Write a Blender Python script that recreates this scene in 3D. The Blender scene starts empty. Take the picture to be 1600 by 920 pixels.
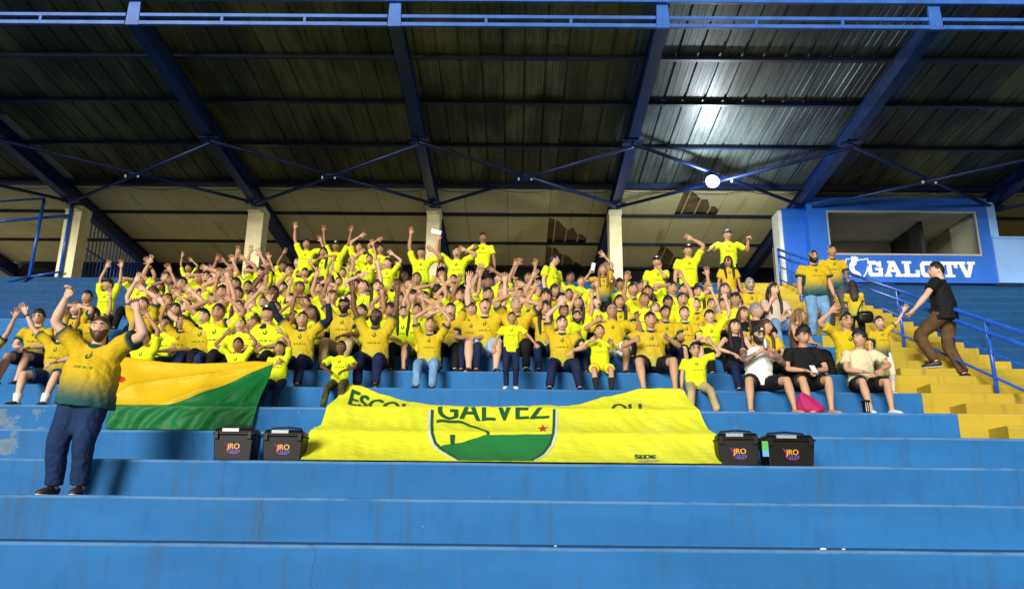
import bpy, bmesh, math, random
import numpy as np
from mathutils import Vector, Matrix, noise as mnoise

scene = bpy.context.scene
COL = scene.collection
R = math.radians

# ------------------------------------------------------------------ camera
CAMZ = 1.5                      # eye height above the pitch-side ground
F_PX = 1267.0                   # focal length in pixels of the 1600-wide photograph
PITCH = math.atan(360.0 / F_PX)
cam_data = bpy.data.cameras.new("camera")
cam_data.sensor_width = 36.0
cam_data.lens = F_PX / 1600.0 * 36.0
cam_data.clip_start = 0.1
cam_data.clip_end = 600.0
cam = bpy.data.objects.new("camera", cam_data)
COL.objects.link(cam)
CAM_R = (Matrix.Rotation(R(0.45), 3, 'Z') @ Matrix.Rotation(R(90) + PITCH, 3, 'X')
         @ Matrix.Rotation(R(0.62), 3, 'Z'))
cam.matrix_world = Matrix.Translation((0, 0, CAMZ)) @ CAM_R.to_4x4()
scene.camera = cam

# ------------------------------------------------------------------ light
SUN_EL, SUN_AZ = 12.5, -20.0    # floodlight direction: low, from the front, a little from the left
world = bpy.data.worlds.new("World")
scene.world = world
world.use_nodes = True
wn = world.node_tree
wn.nodes.clear()
sky = wn.nodes.new('ShaderNodeTexSky')
sky.sky_type = 'NISHITA'
sky.sun_disc = False
sky.sun_elevation = R(SUN_EL)
sky.sun_rotation = R(180 + SUN_AZ)
bg = wn.nodes.new('ShaderNodeBackground')
bg.inputs['Strength'].default_value = 0.036
wo = wn.nodes.new('ShaderNodeOutputWorld')
wn.links.new(sky.outputs[0], bg.inputs[0])
wn.links.new(bg.outputs[0], wo.inputs[0])

sun_data = bpy.data.lights.new("floodlight_sun", 'SUN')
sun_data.energy = 3.0
sun_data.angle = R(20.0)
sun_data.color = (1.0, 0.97, 0.90)
sun = bpy.data.objects.new("floodlight_sun", sun_data)
COL.objects.link(sun)
_d = Vector((math.sin(R(-SUN_AZ)) * math.cos(R(SUN_EL)), math.cos(R(SUN_AZ)) * math.cos(R(SUN_EL)), -math.sin(R(SUN_EL))))
sun.rotation_euler = _d.to_track_quat('-Z', 'Y').to_euler()
sun.location = (-20, -40, 25)

scene.view_settings.view_transform = 'Standard'
scene.view_settings.look = 'None'
scene.view_settings.exposure = 0.62
scene.view_settings.gamma = 1.0
scene.view_settings.use_curve_mapping = False

# ------------------------------------------------------------------ helpers
def ray(px, py):
    v = CAM_R @ Vector(((px - 800.0) / F_PX, -(py - 460.0) / F_PX, -1.0))
    return v

def at(px, py, D):
    """world point at depth D (y = D) seen at pixel (px, py) of the photograph"""
    v = ray(px, py)
    t = D / v.y
    return Vector((v.x * t, D, CAMZ + v.z * t))

def at_plane(px, py, D0, Z0, D1, Z1):
    """intersection with the plane that holds the lines (y=D0,z=Z0) and (y=D1,z=Z1)"""
    v = ray(px, py)
    k = (Z1 - Z0) / (D1 - D0)
    t = (Z0 - k * D0 - CAMZ) / (v.z - k * v.y)
    return Vector((v.x * t, v.y * t, CAMZ + v.z * t))

STEP_H, STEP_T = 0.40, 0.85
def row_d(n): return 7.0 + STEP_T * n
def row_z(n): return CAMZ - 0.17 + STEP_H * n

def tag(o, label=None, cat=None, group=None, kind=None):
    if label:
        o["label"] = label
        if not kind: o["kind"] = 'thing'
    if cat: o["category"] = cat
    if group: o["group"] = group
    if kind: o["kind"] = kind
    return o

def empty(name, loc, label=None, cat=None, group=None, kind=None):
    o = bpy.data.objects.new(name, None)
    o.empty_display_size = 0.2
    o.location = loc
    COL.objects.link(o)
    return tag(o, label, cat, group, kind)

def setparent(o, parent):
    o.parent = parent
    if parent is not None:
        mw = Matrix.Translation(parent.location) @ parent.rotation_euler.to_matrix().to_4x4()
        pp = parent.parent
        while pp is not None:
            mw = Matrix.Translation(pp.location) @ pp.rotation_euler.to_matrix().to_4x4() @ mw
            pp = pp.parent
        o.matrix_parent_inverse = mw.inverted()

class MB:
    """collects simple shapes (world coordinates) and links them as one mesh object"""
    def __init__(self):
        self.v = []; self.f = []; self.m = []; self.smooth = []
    def add(self, verts, faces, mat=0, smooth=False):
        b = len(self.v)
        self.v.extend([tuple(p) for p in verts])
        for fc in faces:
            self.f.append(tuple(i + b for i in fc))
        self.m.extend([mat] * len(faces)); self.smooth.extend([smooth] * len(faces))
        return self
    def box(self, x0, x1, y0, y1, z0, z1, mat=0):
        v = [(x0,y0,z0),(x1,y0,z0),(x1,y1,z0),(x0,y1,z0),(x0,y0,z1),(x1,y0,z1),(x1,y1,z1),(x0,y1,z1)]
        f = [(0,3,2,1),(4,5,6,7),(0,1,5,4),(1,2,6,5),(2,3,7,6),(3,0,4,7)]
        return self.add(v, f, mat)
    def hexa(self, p, mat=0):
        f = [(0,3,2,1),(4,5,6,7),(0,1,5,4),(1,2,6,5),(2,3,7,6),(3,0,4,7)]
        return self.add(p, f, mat)
    def bar(self, a, b, w, h, mat=0, up=(0,0,1)):
        """square bar from a to b, w wide, h high (h along up)"""
        a = Vector(a); b = Vector(b); d = (b - a).normalized()
        s = d.cross(Vector(up)).normalized() * (w / 2); u = s.cross(d).normalized() * (h / 2)
        p = [a - s - u, a + s - u, b + s - u, b - s - u, a - s + u, a + s + u, b + s + u, b - s + u]
        return self.hexa(p, mat)
    def tube(self, pts, r, seg=8, mat=0, cap=True):
        v, f = tube_np([tuple(p) for p in pts], r if hasattr(r, '__len__') else [r] * len(pts), seg, cap)
        return self.add(v, f, mat, True)
    def prism(self, poly, y0, y1, mat=0):
        """polygon in x,z extruded in y (poly counter-clockwise seen from -y)"""
        n = len(poly)
        v = [(x, y0, z) for x, z in poly] + [(x, y1, z) for x, z in poly]
        f = [tuple(range(n)), tuple(range(2 * n - 1, n - 1, -1))]
        f += [(i, i + n, (i + 1) % n + n, (i + 1) % n) for i in range(n)]
        return self.add(v, f, mat)
    def build(self, name, mats, parent=None, bevel=0.0):
        me = bpy.data.meshes.new(name)
        me.from_pydata(self.v, [], self.f)
        if not isinstance(mats, (list, tuple)): mats = [mats]
        for m in mats: me.materials.append(m)
        me.polygons.foreach_set('material_index', self.m)
        me.polygons.foreach_set('use_smooth', self.smooth)
        me.update()
        o = bpy.data.objects.new(name, me)
        COL.objects.link(o)
        if parent is not None: setparent(o, parent)
        if bevel > 0:
            md = o.modifiers.new('bevel', 'BEVEL'); md.width = bevel; md.segments = 2; md.limit_method = 'ANGLE'
        return o

def tube_np(pts, rad, seg=8, cap=True, up0=None):
    """round or elliptical tube; rad = list of r or (ra, rb). ra along 'side', rb along 'up'"""
    P = np.array(pts, float); n = len(P)
    T = np.zeros_like(P)
    T[1:-1] = P[2:] - P[:-2]; T[0] = P[1] - P[0]; T[-1] = P[-1] - P[-2]
    T /= (np.linalg.norm(T, axis=1, keepdims=True) + 1e-9)
    u = np.array(up0 if up0 is not None else ((0, 0, 1) if abs(T[0][2]) < 0.9 else (0, 1, 0)), float)
    u = u - T[0] * np.dot(u, T[0]); u /= np.linalg.norm(u) + 1e-9
    a = np.arange(seg) * 2 * np.pi / seg
    ca, sa = np.cos(a)[:, None], np.sin(a)[:, None]
    V = []
    for i in range(n):
        u = u - T[i] * np.dot(u, T[i]); u /= np.linalg.norm(u) + 1e-9
        s = np.cross(T[i], u)
        r = rad[i]
        ra, rb = (r, r) if np.isscalar(r) else r
        V.append(P[i] + ca * s * ra + sa * u * rb)
    V = np.concatenate(V)
    F = []
    for i in range(n - 1):
        for j in range(seg):
            k = (j + 1) % seg
            F.append((i * seg + j, i * seg + k, (i + 1) * seg + k, (i + 1) * seg + j))
    if cap:
        F.append(tuple(range(seg - 1, -1, -1)))
        F.append(tuple(range((n - 1) * seg, n * seg)))
    return V.tolist(), F

# ------------------------------------------------------------------ materials
MAT = {}
def mat(name, color, rough=0.6, metal=0.0, nscale=0.0, namt=0.0, bump=0.0, bscale=40.0, spec=None):
    """principled colour with object-space noise variation and a little bump"""
    if name in MAT: return MAT[name]
    m = bpy.data.materials.new(name); m.use_nodes = True
    nt = m.node_tree; b = nt.nodes['Principled BSDF']
    b.inputs['Base Color'].default_value = (*color, 1)
    b.inputs['Roughness'].default_value = rough
    b.inputs['Metallic'].default_value = metal
    if spec is not None: b.inputs['Specular IOR Level'].default_value = spec
    if namt > 0 or bump > 0:
        tc = nt.nodes.new('ShaderNodeTexCoord')
    if namt > 0:
        n = nt.nodes.new('ShaderNodeTexNoise'); n.inputs['Scale'].default_value = nscale; n.inputs['Detail'].default_value = 5
        nt.links.new(tc.outputs['Object'], n.inputs['Vector'])
        mp = nt.nodes.new('ShaderNodeMapRange')
        mp.inputs['From Min'].default_value = 0.3; mp.inputs['From Max'].default_value = 0.7
        mp.inputs['To Min'].default_value = 1 - namt; mp.inputs['To Max'].default_value = 1 + namt
        nt.links.new(n.outputs['Fac'], mp.inputs['Value'])
        mx = nt.nodes.new('ShaderNodeMix'); mx.data_type = 'RGBA'; mx.blend_type = 'MULTIPLY'
        mx.inputs['Factor'].default_value = 1.0
        mx.inputs[6].default_value = (*color, 1)
        nt.links.new(mp.outputs[0], mx.inputs[7])
        nt.links.new(mx.outputs[2], b.inputs['Base Color'])
    if bump > 0:
        n2 = nt.nodes.new('ShaderNodeTexNoise'); n2.inputs['Scale'].default_value = bscale; n2.inputs['Detail'].default_value = 4
        nt.links.new(tc.outputs['Object'], n2.inputs['Vector'])
        bp = nt.nodes.new('ShaderNodeBump'); bp.inputs['Strength'].default_value = bump; bp.inputs['Distance'].default_value = 0.02
        nt.links.new(n2.outputs['Fac'], bp.inputs['Height'])
        nt.links.new(bp.outputs[0], b.inputs['Normal'])
    MAT[name] = m
    return m

class NT:
    """tiny expression helper for procedural node materials"""
    def __init__(self, name):
        self.m = bpy.data.materials.new(name); self.m.use_nodes = True
        self.nt = self.m.node_tree; self.b = self.nt.nodes['Principled BSDF']
        MAT[name] = self.m
    def new(self, t): return self.nt.nodes.new(t)
    def link(self, a, b): self.nt.links.new(a, b)
    def val(self, sock, v):
        if isinstance(v, (int, float)): sock.default_value = v
        else: self.link(v, sock)
    def M(self, op, a, b=0.0, c=None):
        n = self.new('ShaderNodeMath'); n.operation = op
        self.val(n.inputs[0], a); self.val(n.inputs[1], b)
        if c is not None: self.val(n.inputs[2], c)
        return n.outputs[0]
    def attr(self, name):
        n = self.new('ShaderNodeAttribute'); n.attribute_name = name; return n
    def sep(self, v):
        n = self.new('ShaderNodeSeparateXYZ'); self.link(v, n.inputs[0]); return n.outputs
    def obj(self):
        return self.new('ShaderNodeTexCoord').outputs['Object']
    def noise(self, vec, scale, detail=4, rough=0.5):
        n = self.new('ShaderNodeTexNoise'); n.inputs['Scale'].default_value = scale
        n.inputs['Detail'].default_value = detail; n.inputs['Roughness'].default_value = rough
        if vec is not None: self.link(vec, n.inputs['Vector'])
        return n.outputs['Fac']
    def mapping(self, vec, scale=(1,1,1), loc=(0,0,0)):
        n = self.new('ShaderNodeMapping'); n.inputs['Scale'].default_value = scale; n.inputs['Location'].default_value = loc
        self.link(vec, n.inputs['Vector']); return n.outputs[0]
    def ramp(self, v, a, b):
        n = self.new('ShaderNodeMapRange'); n.interpolation_type = 'SMOOTHSTEP'
        n.inputs['From Min'].default_value = a; n.inputs['From Max'].default_value = b
        self.link(v, n.inputs['Value']); return n.outputs[0]
    def mix(self, fac, a, b, blend='MIX'):
        n = self.new('ShaderNodeMix'); n.data_type = 'RGBA'; n.blend_type = blend
        self.val(n.inputs[0], fac)
        for s, v in ((n.inputs[6], a), (n.inputs[7], b)):
            if isinstance(v, tuple): s.default_value = (*v, 1)
            else: self.link(v, s)
        return n.outputs[2]
    def color(self, c):
        if isinstance(c, tuple): self.b.inputs['Base Color'].default_value = (*c, 1)
        else: self.link(c, self.b.inputs['Base Color'])
    def bump(self, h, strength=0.3, dist=0.01):
        n = self.new('ShaderNodeBump'); n.inputs['Strength'].default_value = strength; n.inputs['Distance'].default_value = dist
        self.link(h, n.inputs['Height']); self.link(n.outputs[0], self.b.inputs['Normal'])
    def rough(self, r): self.val(self.b.inputs['Roughness'], r)
# ================================================================== setting materials
def lerp(a, b, f): return a + (b - a) * f
def painted_concrete(name, base, worn, stain, edge=0.5, bare=False):
    t = NT(name); o = t.obj(); s = t.sep(o)
    big = t.noise(t.mapping(o, (0.35, 1, 1.6)), 1.3, 6)
    c = t.mix(t.ramp(big, 0.35, 0.7), base, tuple(x * 1.18 for x in base))
    fine = t.noise(t.mapping(o, (1, 1, 0.25)), 9.0, 5)
    c = t.mix(t.M('MULTIPLY', t.ramp(fine, 0.50, 0.80), 0.35), c, tuple(x * 0.62 for x in base))
    drip = t.noise(t.mapping(o, (2.2, 0.2, 0.10)), 3.0, 3)
    c = t.mix(t.M('MULTIPLY', t.ramp(drip, 0.56, 0.74), 0.55), c, stain)
    # nosing: rubbed paint plus an edge highlight, both put into the colour (attribute w = 1 there)
    w = t.attr('wear_highlight').outputs['Fac']
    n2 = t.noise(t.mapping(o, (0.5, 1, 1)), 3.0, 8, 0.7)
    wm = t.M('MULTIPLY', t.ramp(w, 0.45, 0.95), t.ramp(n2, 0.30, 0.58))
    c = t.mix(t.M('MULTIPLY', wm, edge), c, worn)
    # shrinkage cracks and day joints running down the risers
    wob = t.M('MULTIPLY', t.M('SUBTRACT', t.noise(t.mapping(o, (0.3, 1, 3.0)), 2.5, 4), 0.5), 0.16)
    fx = t.M('ABSOLUTE', t.M('SUBTRACT', t.M('FRACT', t.M('DIVIDE', t.M('ADD', t.M('ADD', s[0], wob), t.M('MULTIPLY', s[1], 0.83)), 8.3)), 0.5))
    ck = t.M('LESS_THAN', fx, 0.00045)
    c = t.mix(t.M('MULTIPLY', ck, 0.45), c, tuple(x * 0.25 for x in base))
    halo = t.M('MULTIPLY', t.M('SUBTRACT', 1.0, t.ramp(fx, 0.0, 0.012)), t.ramp(t.noise(o, 8.0, 4), 0.45, 0.65))
    c = t.mix(t.M('MULTIPLY', halo, 0.5), c, stain)
    # small chips that show the concrete
    ch = t.noise(o, 16.0, 2)
    c = t.mix(t.ramp(ch, 0.80, 0.82), c, worn)
    if bare:
        # paint worn down to grey concrete at the left end of two steps
        mx_ = t.M('MULTIPLY', t.ramp(s[0], -7.6, -6.6), t.M('SUBTRACT', 1.0, t.ramp(s[0], -5.9, -5.3)))
        mz_ = t.M('MULTIPLY', t.ramp(s[2], 2.10, 2.25), t.M('SUBTRACT', 1.0, t.ramp(s[2], 2.86, 2.93)))
        nn = t.noise(t.mapping(o, (1, 1, 1.2)), 4.2, 7, 0.62)
        k_ = t.ramp(t.M('MULTIPLY', t.M('MULTIPLY', mx_, mz_), nn), 0.46, 0.54)
        c = t.mix(t.M('MULTIPLY', k_, 0.8), c, t.mix(t.noise(o, 14.0, 5), (0.07, 0.11, 0.15), (0.22, 0.30, 0.36)))
    t.color(c)
    r = t.noise(o, 5.0, 3)
    t.rough(t.M('MULTIPLY_ADD', r, 0.22, 0.62)); t.b.inputs['Specular IOR Level'].default_value = 0.22
    t.bump(t.M('ADD', t.noise(o, 6.0, 5), t.M('MULTIPLY', t.noise(o, 45.0, 3), 0.25)), 0.35, 0.012)
    return t.m
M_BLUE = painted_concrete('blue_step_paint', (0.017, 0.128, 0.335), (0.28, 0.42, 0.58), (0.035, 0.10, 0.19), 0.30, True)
M_BLUE2 = painted_concrete('deep_blue_step_paint', (0.005, 0.055, 0.16), (0.10, 0.20, 0.34), (0.01, 0.04, 0.09), 0.5)  # deeper blue for the upper rows
M_YELLOW = painted_concrete('yellow_step_paint', (0.42, 0.30, 0.026), (0.55, 0.48, 0.22), (0.16, 0.12, 0.03), 0.35)
M_STEEL = mat('lit_blue_steel', (0.026, 0.115, 0.42), 0.38, 0.0, 3.0, 0.25, 0.1, 30)  # roof front steel brightened: floodlit look put into the colour
M_RAFTER = mat('shaded_blue_steel', (0.006, 0.022, 0.105), 0.40, 0.0, 3.0, 0.3, 0.1, 30)  # same blue steel darkened: under-roof shade put into the colour
M_STEELD = mat('navy_steel', (0.007, 0.016, 0.055), 0.45, 0.0, 3.0, 0.3, 0.1, 30)
M_RAIL = mat('blue_rail_paint', (0.012, 0.10, 0.52), 0.3, 0.0, 5.0, 0.2)
M_BOOTH = mat('booth_blue_paint', (0.008, 0.12, 0.55), 0.42, 0.0, 1.5, 0.12, 0.08, 20)
M_PALEBLUE = mat('pale_blue_paint', (0.20, 0.40, 0.78), 0.5, 0.0, 1.2, 0.1, 0.08, 20)
M_CREAM = mat('cream_column_paint', (0.80, 0.73, 0.42), 0.6, 0.0, 2.0, 0.16, 0.15, 15)
M_WHITE = mat('white_paint', (0.8, 0.8, 0.8), 0.5)
M_DARK = mat('shade_dark_wall', (0.030, 0.028, 0.024), 0.8, 0.0, 1.0, 0.3)  # darkness behind the stand put into the wall colour
M_OCHRE = mat('ochre_wall', (0.30, 0.22, 0.04), 0.7, 0.0, 1.0, 0.2)
M_BLACKP = mat('black_plastic', (0.005, 0.005, 0.0055), 0.5, 0.0, 6.0, 0.2, spec=0.22)
M_CHROME = mat('latch_metal', (0.5, 0.5, 0.52), 0.3, 0.9)

def roof_metal():
    t = NT('dark_roof_sheet'); o = t.obj()
    a = t.noise(t.mapping(o, (1.0, 0.25, 1)), 0.9, 6, 0.6)
    b = t.noise(t.mapping(o, (6.0, 0.3, 1)), 2.0, 4)
    c = t.mix(t.ramp(a, 0.40, 0.62), (0.060, 0.056, 0.018), (0.20, 0.185, 0.062))
    c = t.mix(t.M('MULTIPLY', t.ramp(b, 0.45, 0.75), 0.6), c, (0.035, 0.036, 0.018))
    t.color(c); t.b.inputs['Metallic'].default_value = 0.30
    t.rough(t.M('MULTIPLY_ADD', a, 0.35, 0.42))
    t.bump(t.noise(t.mapping(o, (12, 0.4, 1)), 2.0, 3), 0.25, 0.01)
    return t.m
M_ROOF = roof_metal()
def roof_zinc():
    t = NT('zinc_roof_sheet'); o = t.obj()
    a = t.noise(t.mapping(o, (1.0, 0.25, 1)), 1.1, 6, 0.6); b = t.noise(t.mapping(o, (9.0, 0.25, 1)), 2.0, 4)
    c = t.mix(t.ramp(a, 0.38, 0.62), (0.050, 0.058, 0.052), (0.15, 0.18, 0.175))
    c = t.mix(t.M('MULTIPLY', t.ramp(b, 0.42, 0.70), 0.7), c, (0.030, 0.036, 0.030))
    t.color(c); t.b.inputs['Metallic'].default_value = 0.35; t.rough(t.M('MULTIPLY_ADD', b, 0.3, 0.30))
    t.bump(t.noise(t.mapping(o, (14, 0.4, 1)), 2.0, 3), 0.3, 0.01)
    return t.m
M_ZINC = roof_zinc()
def lining():
    t = NT('pale_ceiling_board'); o = t.obj()
    oi = t.new('ShaderNodeObjectInfo').outputs['Random']
    a = t.noise(o, 1.1, 6, 0.6)
    c = t.mix(t.ramp(a, 0.35, 0.7), (0.80, 0.70, 0.33), (0.88, 0.80, 0.44))
    c = t.mix(t.M('MULTIPLY', oi, 0.35), c, (0.68, 0.58, 0.26))
    st = t.noise(t.mapping(o, (2.0, 0.3, 1)), 1.6, 4)
    c = t.mix(t.M('MULTIPLY', t.ramp(st, 0.58, 0.78), 0.45), c, (0.22, 0.17, 0.10))
    t.color(c); t.rough(0.65); t.bump(a, 0.1, 0.01)
    return t.m
M_LINING = lining()
M_RUST = mat('rusty_bare_sheet', (0.22, 0.15, 0.075), 0.7, 0.0, 2.5, 0.5, 0.3, 8)
M_PALESHEET = mat('pale_roof_sheet', (0.34, 0.42, 0.42), 0.35, 0.0, 2.0, 0.25)  # paler than the other roof sheets

def grass():
    t = NT('pitch_grass'); o = t.obj()
    a = t.noise(o, 0.4, 4); b = t.noise(o, 30.0, 3)
    c = t.mix(t.ramp(a, 0.3, 0.7), (0.05, 0.10, 0.02), (0.08, 0.15, 0.03))
    c = t.mix(t.M('MULTIPLY', b, 0.5), c, (0.03, 0.05, 0.01))
    t.color(c); t.rough(0.9); t.bump(b, 0.6, 0.03)
    return t.m
M_GRASS = grass()
M_TRACK = mat('concrete_walkway', (0.40, 0.39, 0.36), 0.85, 0.0, 1.5, 0.2, 0.2, 20)

# ================================================================== ground
g = MB().add([(-300, -300, 0), (300, -300, 0), (300, 300, 0), (-300, 300, 0)], [(0, 1, 2, 3)])
tag(g.build('ground', M_GRASS), kind='structure')
g = MB().add([(-40, -1.5, 0.004), (40, -1.5, 0.004), (40, 4.6, 0.004), (-40, 4.6, 0.004)], [(0, 1, 2, 3)])
tag(g.build('walkway', M_TRACK), kind='structure')

# ================================================================== terrace of steps
XL, XR = -21.0, 21.0
AX0, AX1 = 5.62, 7.98           # yellow stair aisle
terrace = empty('terrace', (0, row_d(0), 0), kind='structure')
rng = random.Random(3)

def step_mesh(x0, x1, n, depth, z0, z1, y0=None, material=None, name='step', parent=None, seg=0.30):
    """one concrete step, its front nosing a little rounded and uneven; 'wear' marks the rubbed and highlighted edge"""
    y0 = row_d(n) if y0 is None else y0
    nx = max(2, int((x1 - x0) / seg) + 1)
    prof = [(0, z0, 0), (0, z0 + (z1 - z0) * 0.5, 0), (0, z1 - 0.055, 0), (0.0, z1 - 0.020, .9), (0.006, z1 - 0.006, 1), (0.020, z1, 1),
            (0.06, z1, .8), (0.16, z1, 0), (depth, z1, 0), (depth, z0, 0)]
    V = []; W = []; k = len(prof)
    for i in range(nx):
        x = x0 + (x1 - x0) * i / (nx - 1)
        wob = 0.007 * mnoise.noise((x * 1.7, n * 3.1, 0.0)); wz = 0.006 * mnoise.noise((x * 0.9, n * 5.3, 7.0))
        for (dy, z, w) in prof:
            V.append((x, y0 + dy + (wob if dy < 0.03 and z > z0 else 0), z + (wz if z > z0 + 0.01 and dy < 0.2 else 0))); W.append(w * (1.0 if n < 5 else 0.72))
    Fc = []
    for i in range(nx - 1):
        for j in range(k - 1):
            a = i * k + j
            Fc.append((a, a + k, a + k + 1, a + 1))
    Fc.append(tuple(range(k))); Fc.append(tuple(range((nx - 1) * k + k - 1, (nx - 1) * k - 1, -1)))
    me = bpy.data.meshes.new(name); me.from_pydata(V, [], Fc); me.materials.append(material)
    at_ = me.attributes.new('wear_highlight', 'FLOAT', 'POINT'); at_.data.foreach_set('value', W)
    bm = bmesh.new(); bm.from_mesh(me); bmesh.ops.recalc_face_normals(bm, faces=bm.faces); bm.to_mesh(me); bm.free()
    o = bpy.data.objects.new(name, me); COL.objects.link(o); setparent(o, parent)
    return o

TOP = 16
for n in range(-3, TOP + 1):
    dep = STEP_T + 0.05
    zb = row_z(n) - STEP_H - (0.0 if n > -3 else 0.13) + 0.0
    zb = max(zb - 0.06, 0.0)
    if n <= 3:
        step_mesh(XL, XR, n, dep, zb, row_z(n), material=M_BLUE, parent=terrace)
    else:
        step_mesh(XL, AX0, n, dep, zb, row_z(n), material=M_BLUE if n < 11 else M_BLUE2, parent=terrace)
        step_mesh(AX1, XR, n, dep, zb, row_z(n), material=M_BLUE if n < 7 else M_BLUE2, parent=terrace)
        # the aisle: a full step and a half step in front of it
        step_mesh(AX0 + 0.003, AX1 - 0.003, n, dep, zb, row_z(n) + 0.002, material=M_YELLOW, name='stair_step', parent=terrace)
        step_mesh(AX0 + 0.36, AX1 - 0.004, n, 0.425, row_z(n) - STEP_H - 0.02, row_z(n) - STEP_H / 2, y0=row_d(n) - 0.42, material=M_YELLOW, name='half_step', parent=terrace)
# ================================================================== roof
def zb(D): return CAMZ + 8.95 - 0.0688 * (D - 13.2)     # underside of rafters
def zs(D): return zb(D) + 0.50                           # roof sheet
D_FRONT, D_MID, D_BACK = 13.2, 20.4, 26.6
PURLINS = [14.8, 16.45, 18.35, 20.4, 22.3, 24.4, 26.4]
RAFTERS = [-17.35, -12.35, -7.28, -2.36, 2.66, 7.74, 12.9, 18.0]
roof = empty('stand_roof', (0, D_FRONT, zb(D_FRONT)), 'long dark sheet metal roof on blue steel rafters over the stand', 'roof')
for x in RAFTERS:
    m = MB(); w = 0.115; hgt = 0.40
    # I-shaped rafter: flanges and web
    def seg_(xa, xb, oa, ob):
        m.hexa([(xa, D_FRONT + 0.04, zb(D_FRONT) + oa), (xb, D_FRONT + 0.04, zb(D_FRONT) + oa), (xb, D_BACK, zb(D_BACK) + oa), (xa, D_BACK, zb(D_BACK) + oa),
                (xa, D_FRONT + 0.04, zb(D_FRONT) + ob), (xb, D_FRONT + 0.04, zb(D_FRONT) + ob), (xb, D_BACK, zb(D_BACK) + ob), (xa, D_BACK, zb(D_BACK) + ob)])
    seg_(x - w, x + w, 0, 0.03); seg_(x - w, x + w, hgt - 0.03, hgt); seg_(x - 0.07, x + 0.07, 0.03, hgt - 0.03)
    m.build('rafter', M_RAFTER, roof)
    m = MB(); m.hexa([(x - 0.125, D_FRONT - 0.02, zb(D_FRONT) - 0.02), (x + 0.125, D_FRONT - 0.02, zb(D_FRONT) - 0.02), (x + 0.125, D_FRONT + 0.038, zb(D_FRONT) - 0.02), (x - 0.125, D_FRONT + 0.038, zb(D_FRONT) - 0.02),
            (x - 0.105, D_FRONT - 0.02, zs(D_FRONT)), (x + 0.105, D_FRONT - 0.02, zs(D_FRONT)), (x + 0.105, D_FRONT + 0.038, zs(D_FRONT)), (x - 0.105, D_FRONT + 0.038, zs(D_FRONT))])
    m.build('end_plate', M_STEEL, roof)
for i in range(len(RAFTERS) - 1):
    a, b = RAFTERS[i] + 0.13, RAFTERS[i + 1] - 0.13
    ra, rb = RAFTERS[i], RAFTERS[i + 1]
    for k, D in enumerate(PURLINS):
        z = zs(D) - 0.065
        m = MB(); m.box(ra + 0.005, rb - 0.005, D - 0.045, D + 0.045, z - 0.03, z + 0.055)
        if D == 20.4: m = MB(); m.box(ra + 0.005, rb - 0.005, D - 0.06, D + 0.06, z - 0.10, z + 0.055)
        m.build('purlin', M_STEELD, roof)
    # front ladder of two rails with short struts, and the fascia tube
    for zz, r in ((0.02, 0.042), (0.19, 0.038)):
        m = MB(); m.bar((a, D_FRONT, zb(D_FRONT) + zz), (b, D_FRONT, zb(D_FRONT) + zz), r * 1.6, r * 1.9); m.build('front_rail', M_STEEL, roof, 0.008)
    for j in (1, 2):
        x = a + (b - a) * j / 3
        m = MB(); m.bar((x, D_FRONT, zb(D_FRONT) + 0.055), (x, D_FRONT, zb(D_FRONT) + 0.155), 0.05, 0.05, up=(0, 1, 0)); m.build('front_strut', M_STEEL, roof)
    m = MB(); m.bar((ra + 0.002, D_FRONT - 0.06, zs(D_FRONT) + 0.03), (rb - 0.002, D_FRONT - 0.06, zs(D_FRONT) + 0.03), 0.07, 0.10); m.build('fascia_tube', M_STEEL, roof, 0.012)
    # crossed braces under the rafters
    d0, d1 = 17.35, 20.6
    for s in (0, 1):
        p = (ra, d0, zb(d0) - 0.03 - 0.075 * s) if s == 0 else (rb, d0, zb(d0) - 0.105)
        q = (rb, d1, zb(d1) - 0.03) if s == 0 else (ra, d1, zb(d1) - 0.105)
        m = MB(); m.tube([p, q], 0.045, 8); m.build('cross_brace', M_RAFTER, roof)
    cx, cy = (ra + rb) / 2, (d0 + d1) / 2
    m = MB(); m.box(cx - 0.09, cx + 0.09, cy - 0.07, cy + 0.07, zb(cy) - 0.085, zb(cy) - 0.05); m.build('brace_plate', M_STEELD, roof)
    for q in (-1, 1):
        m = MB(); m.box(cx + q * 0.16 - 0.02, cx + q * 0.16 + 0.02, cy - 0.09, cy - 0.05, zb(cy) - 0.19, zb(cy) - 0.12); m.build('cable_clip', M_WHITE, roof)
    for rx_, dd_ in ((ra, d0), (rb, d0), (ra, d1), (rb, d1)):
        sg_ = 1 if rx_ == ra else -1
        m = MB(); m.box(min(rx_ + sg_ * 0.02, rx_ + sg_ * 0.24), max(rx_ + sg_ * 0.02, rx_ + sg_ * 0.24), dd_ - 0.16 - 0.002 * (sg_ + 1), dd_ + 0.16, zb(dd_) - 0.020 - 0.001 * sg_, zb(dd_) - 0.012); m.build('gusset', M_RAFTER, roof)
    cab = []
    for q in range(13):
        f_ = q / 12; cab.append((lerp(ra, rb, f_), 20.33, zs(20.33) - 0.22 - 0.10 * math.sin(math.pi * ((f_ * 3) % 1.0)) - 0.012 * (q % 2)))
    m = MB(); m.tube(cab, 0.009, 5); m.build('cable', M_STEELD, roof)
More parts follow.
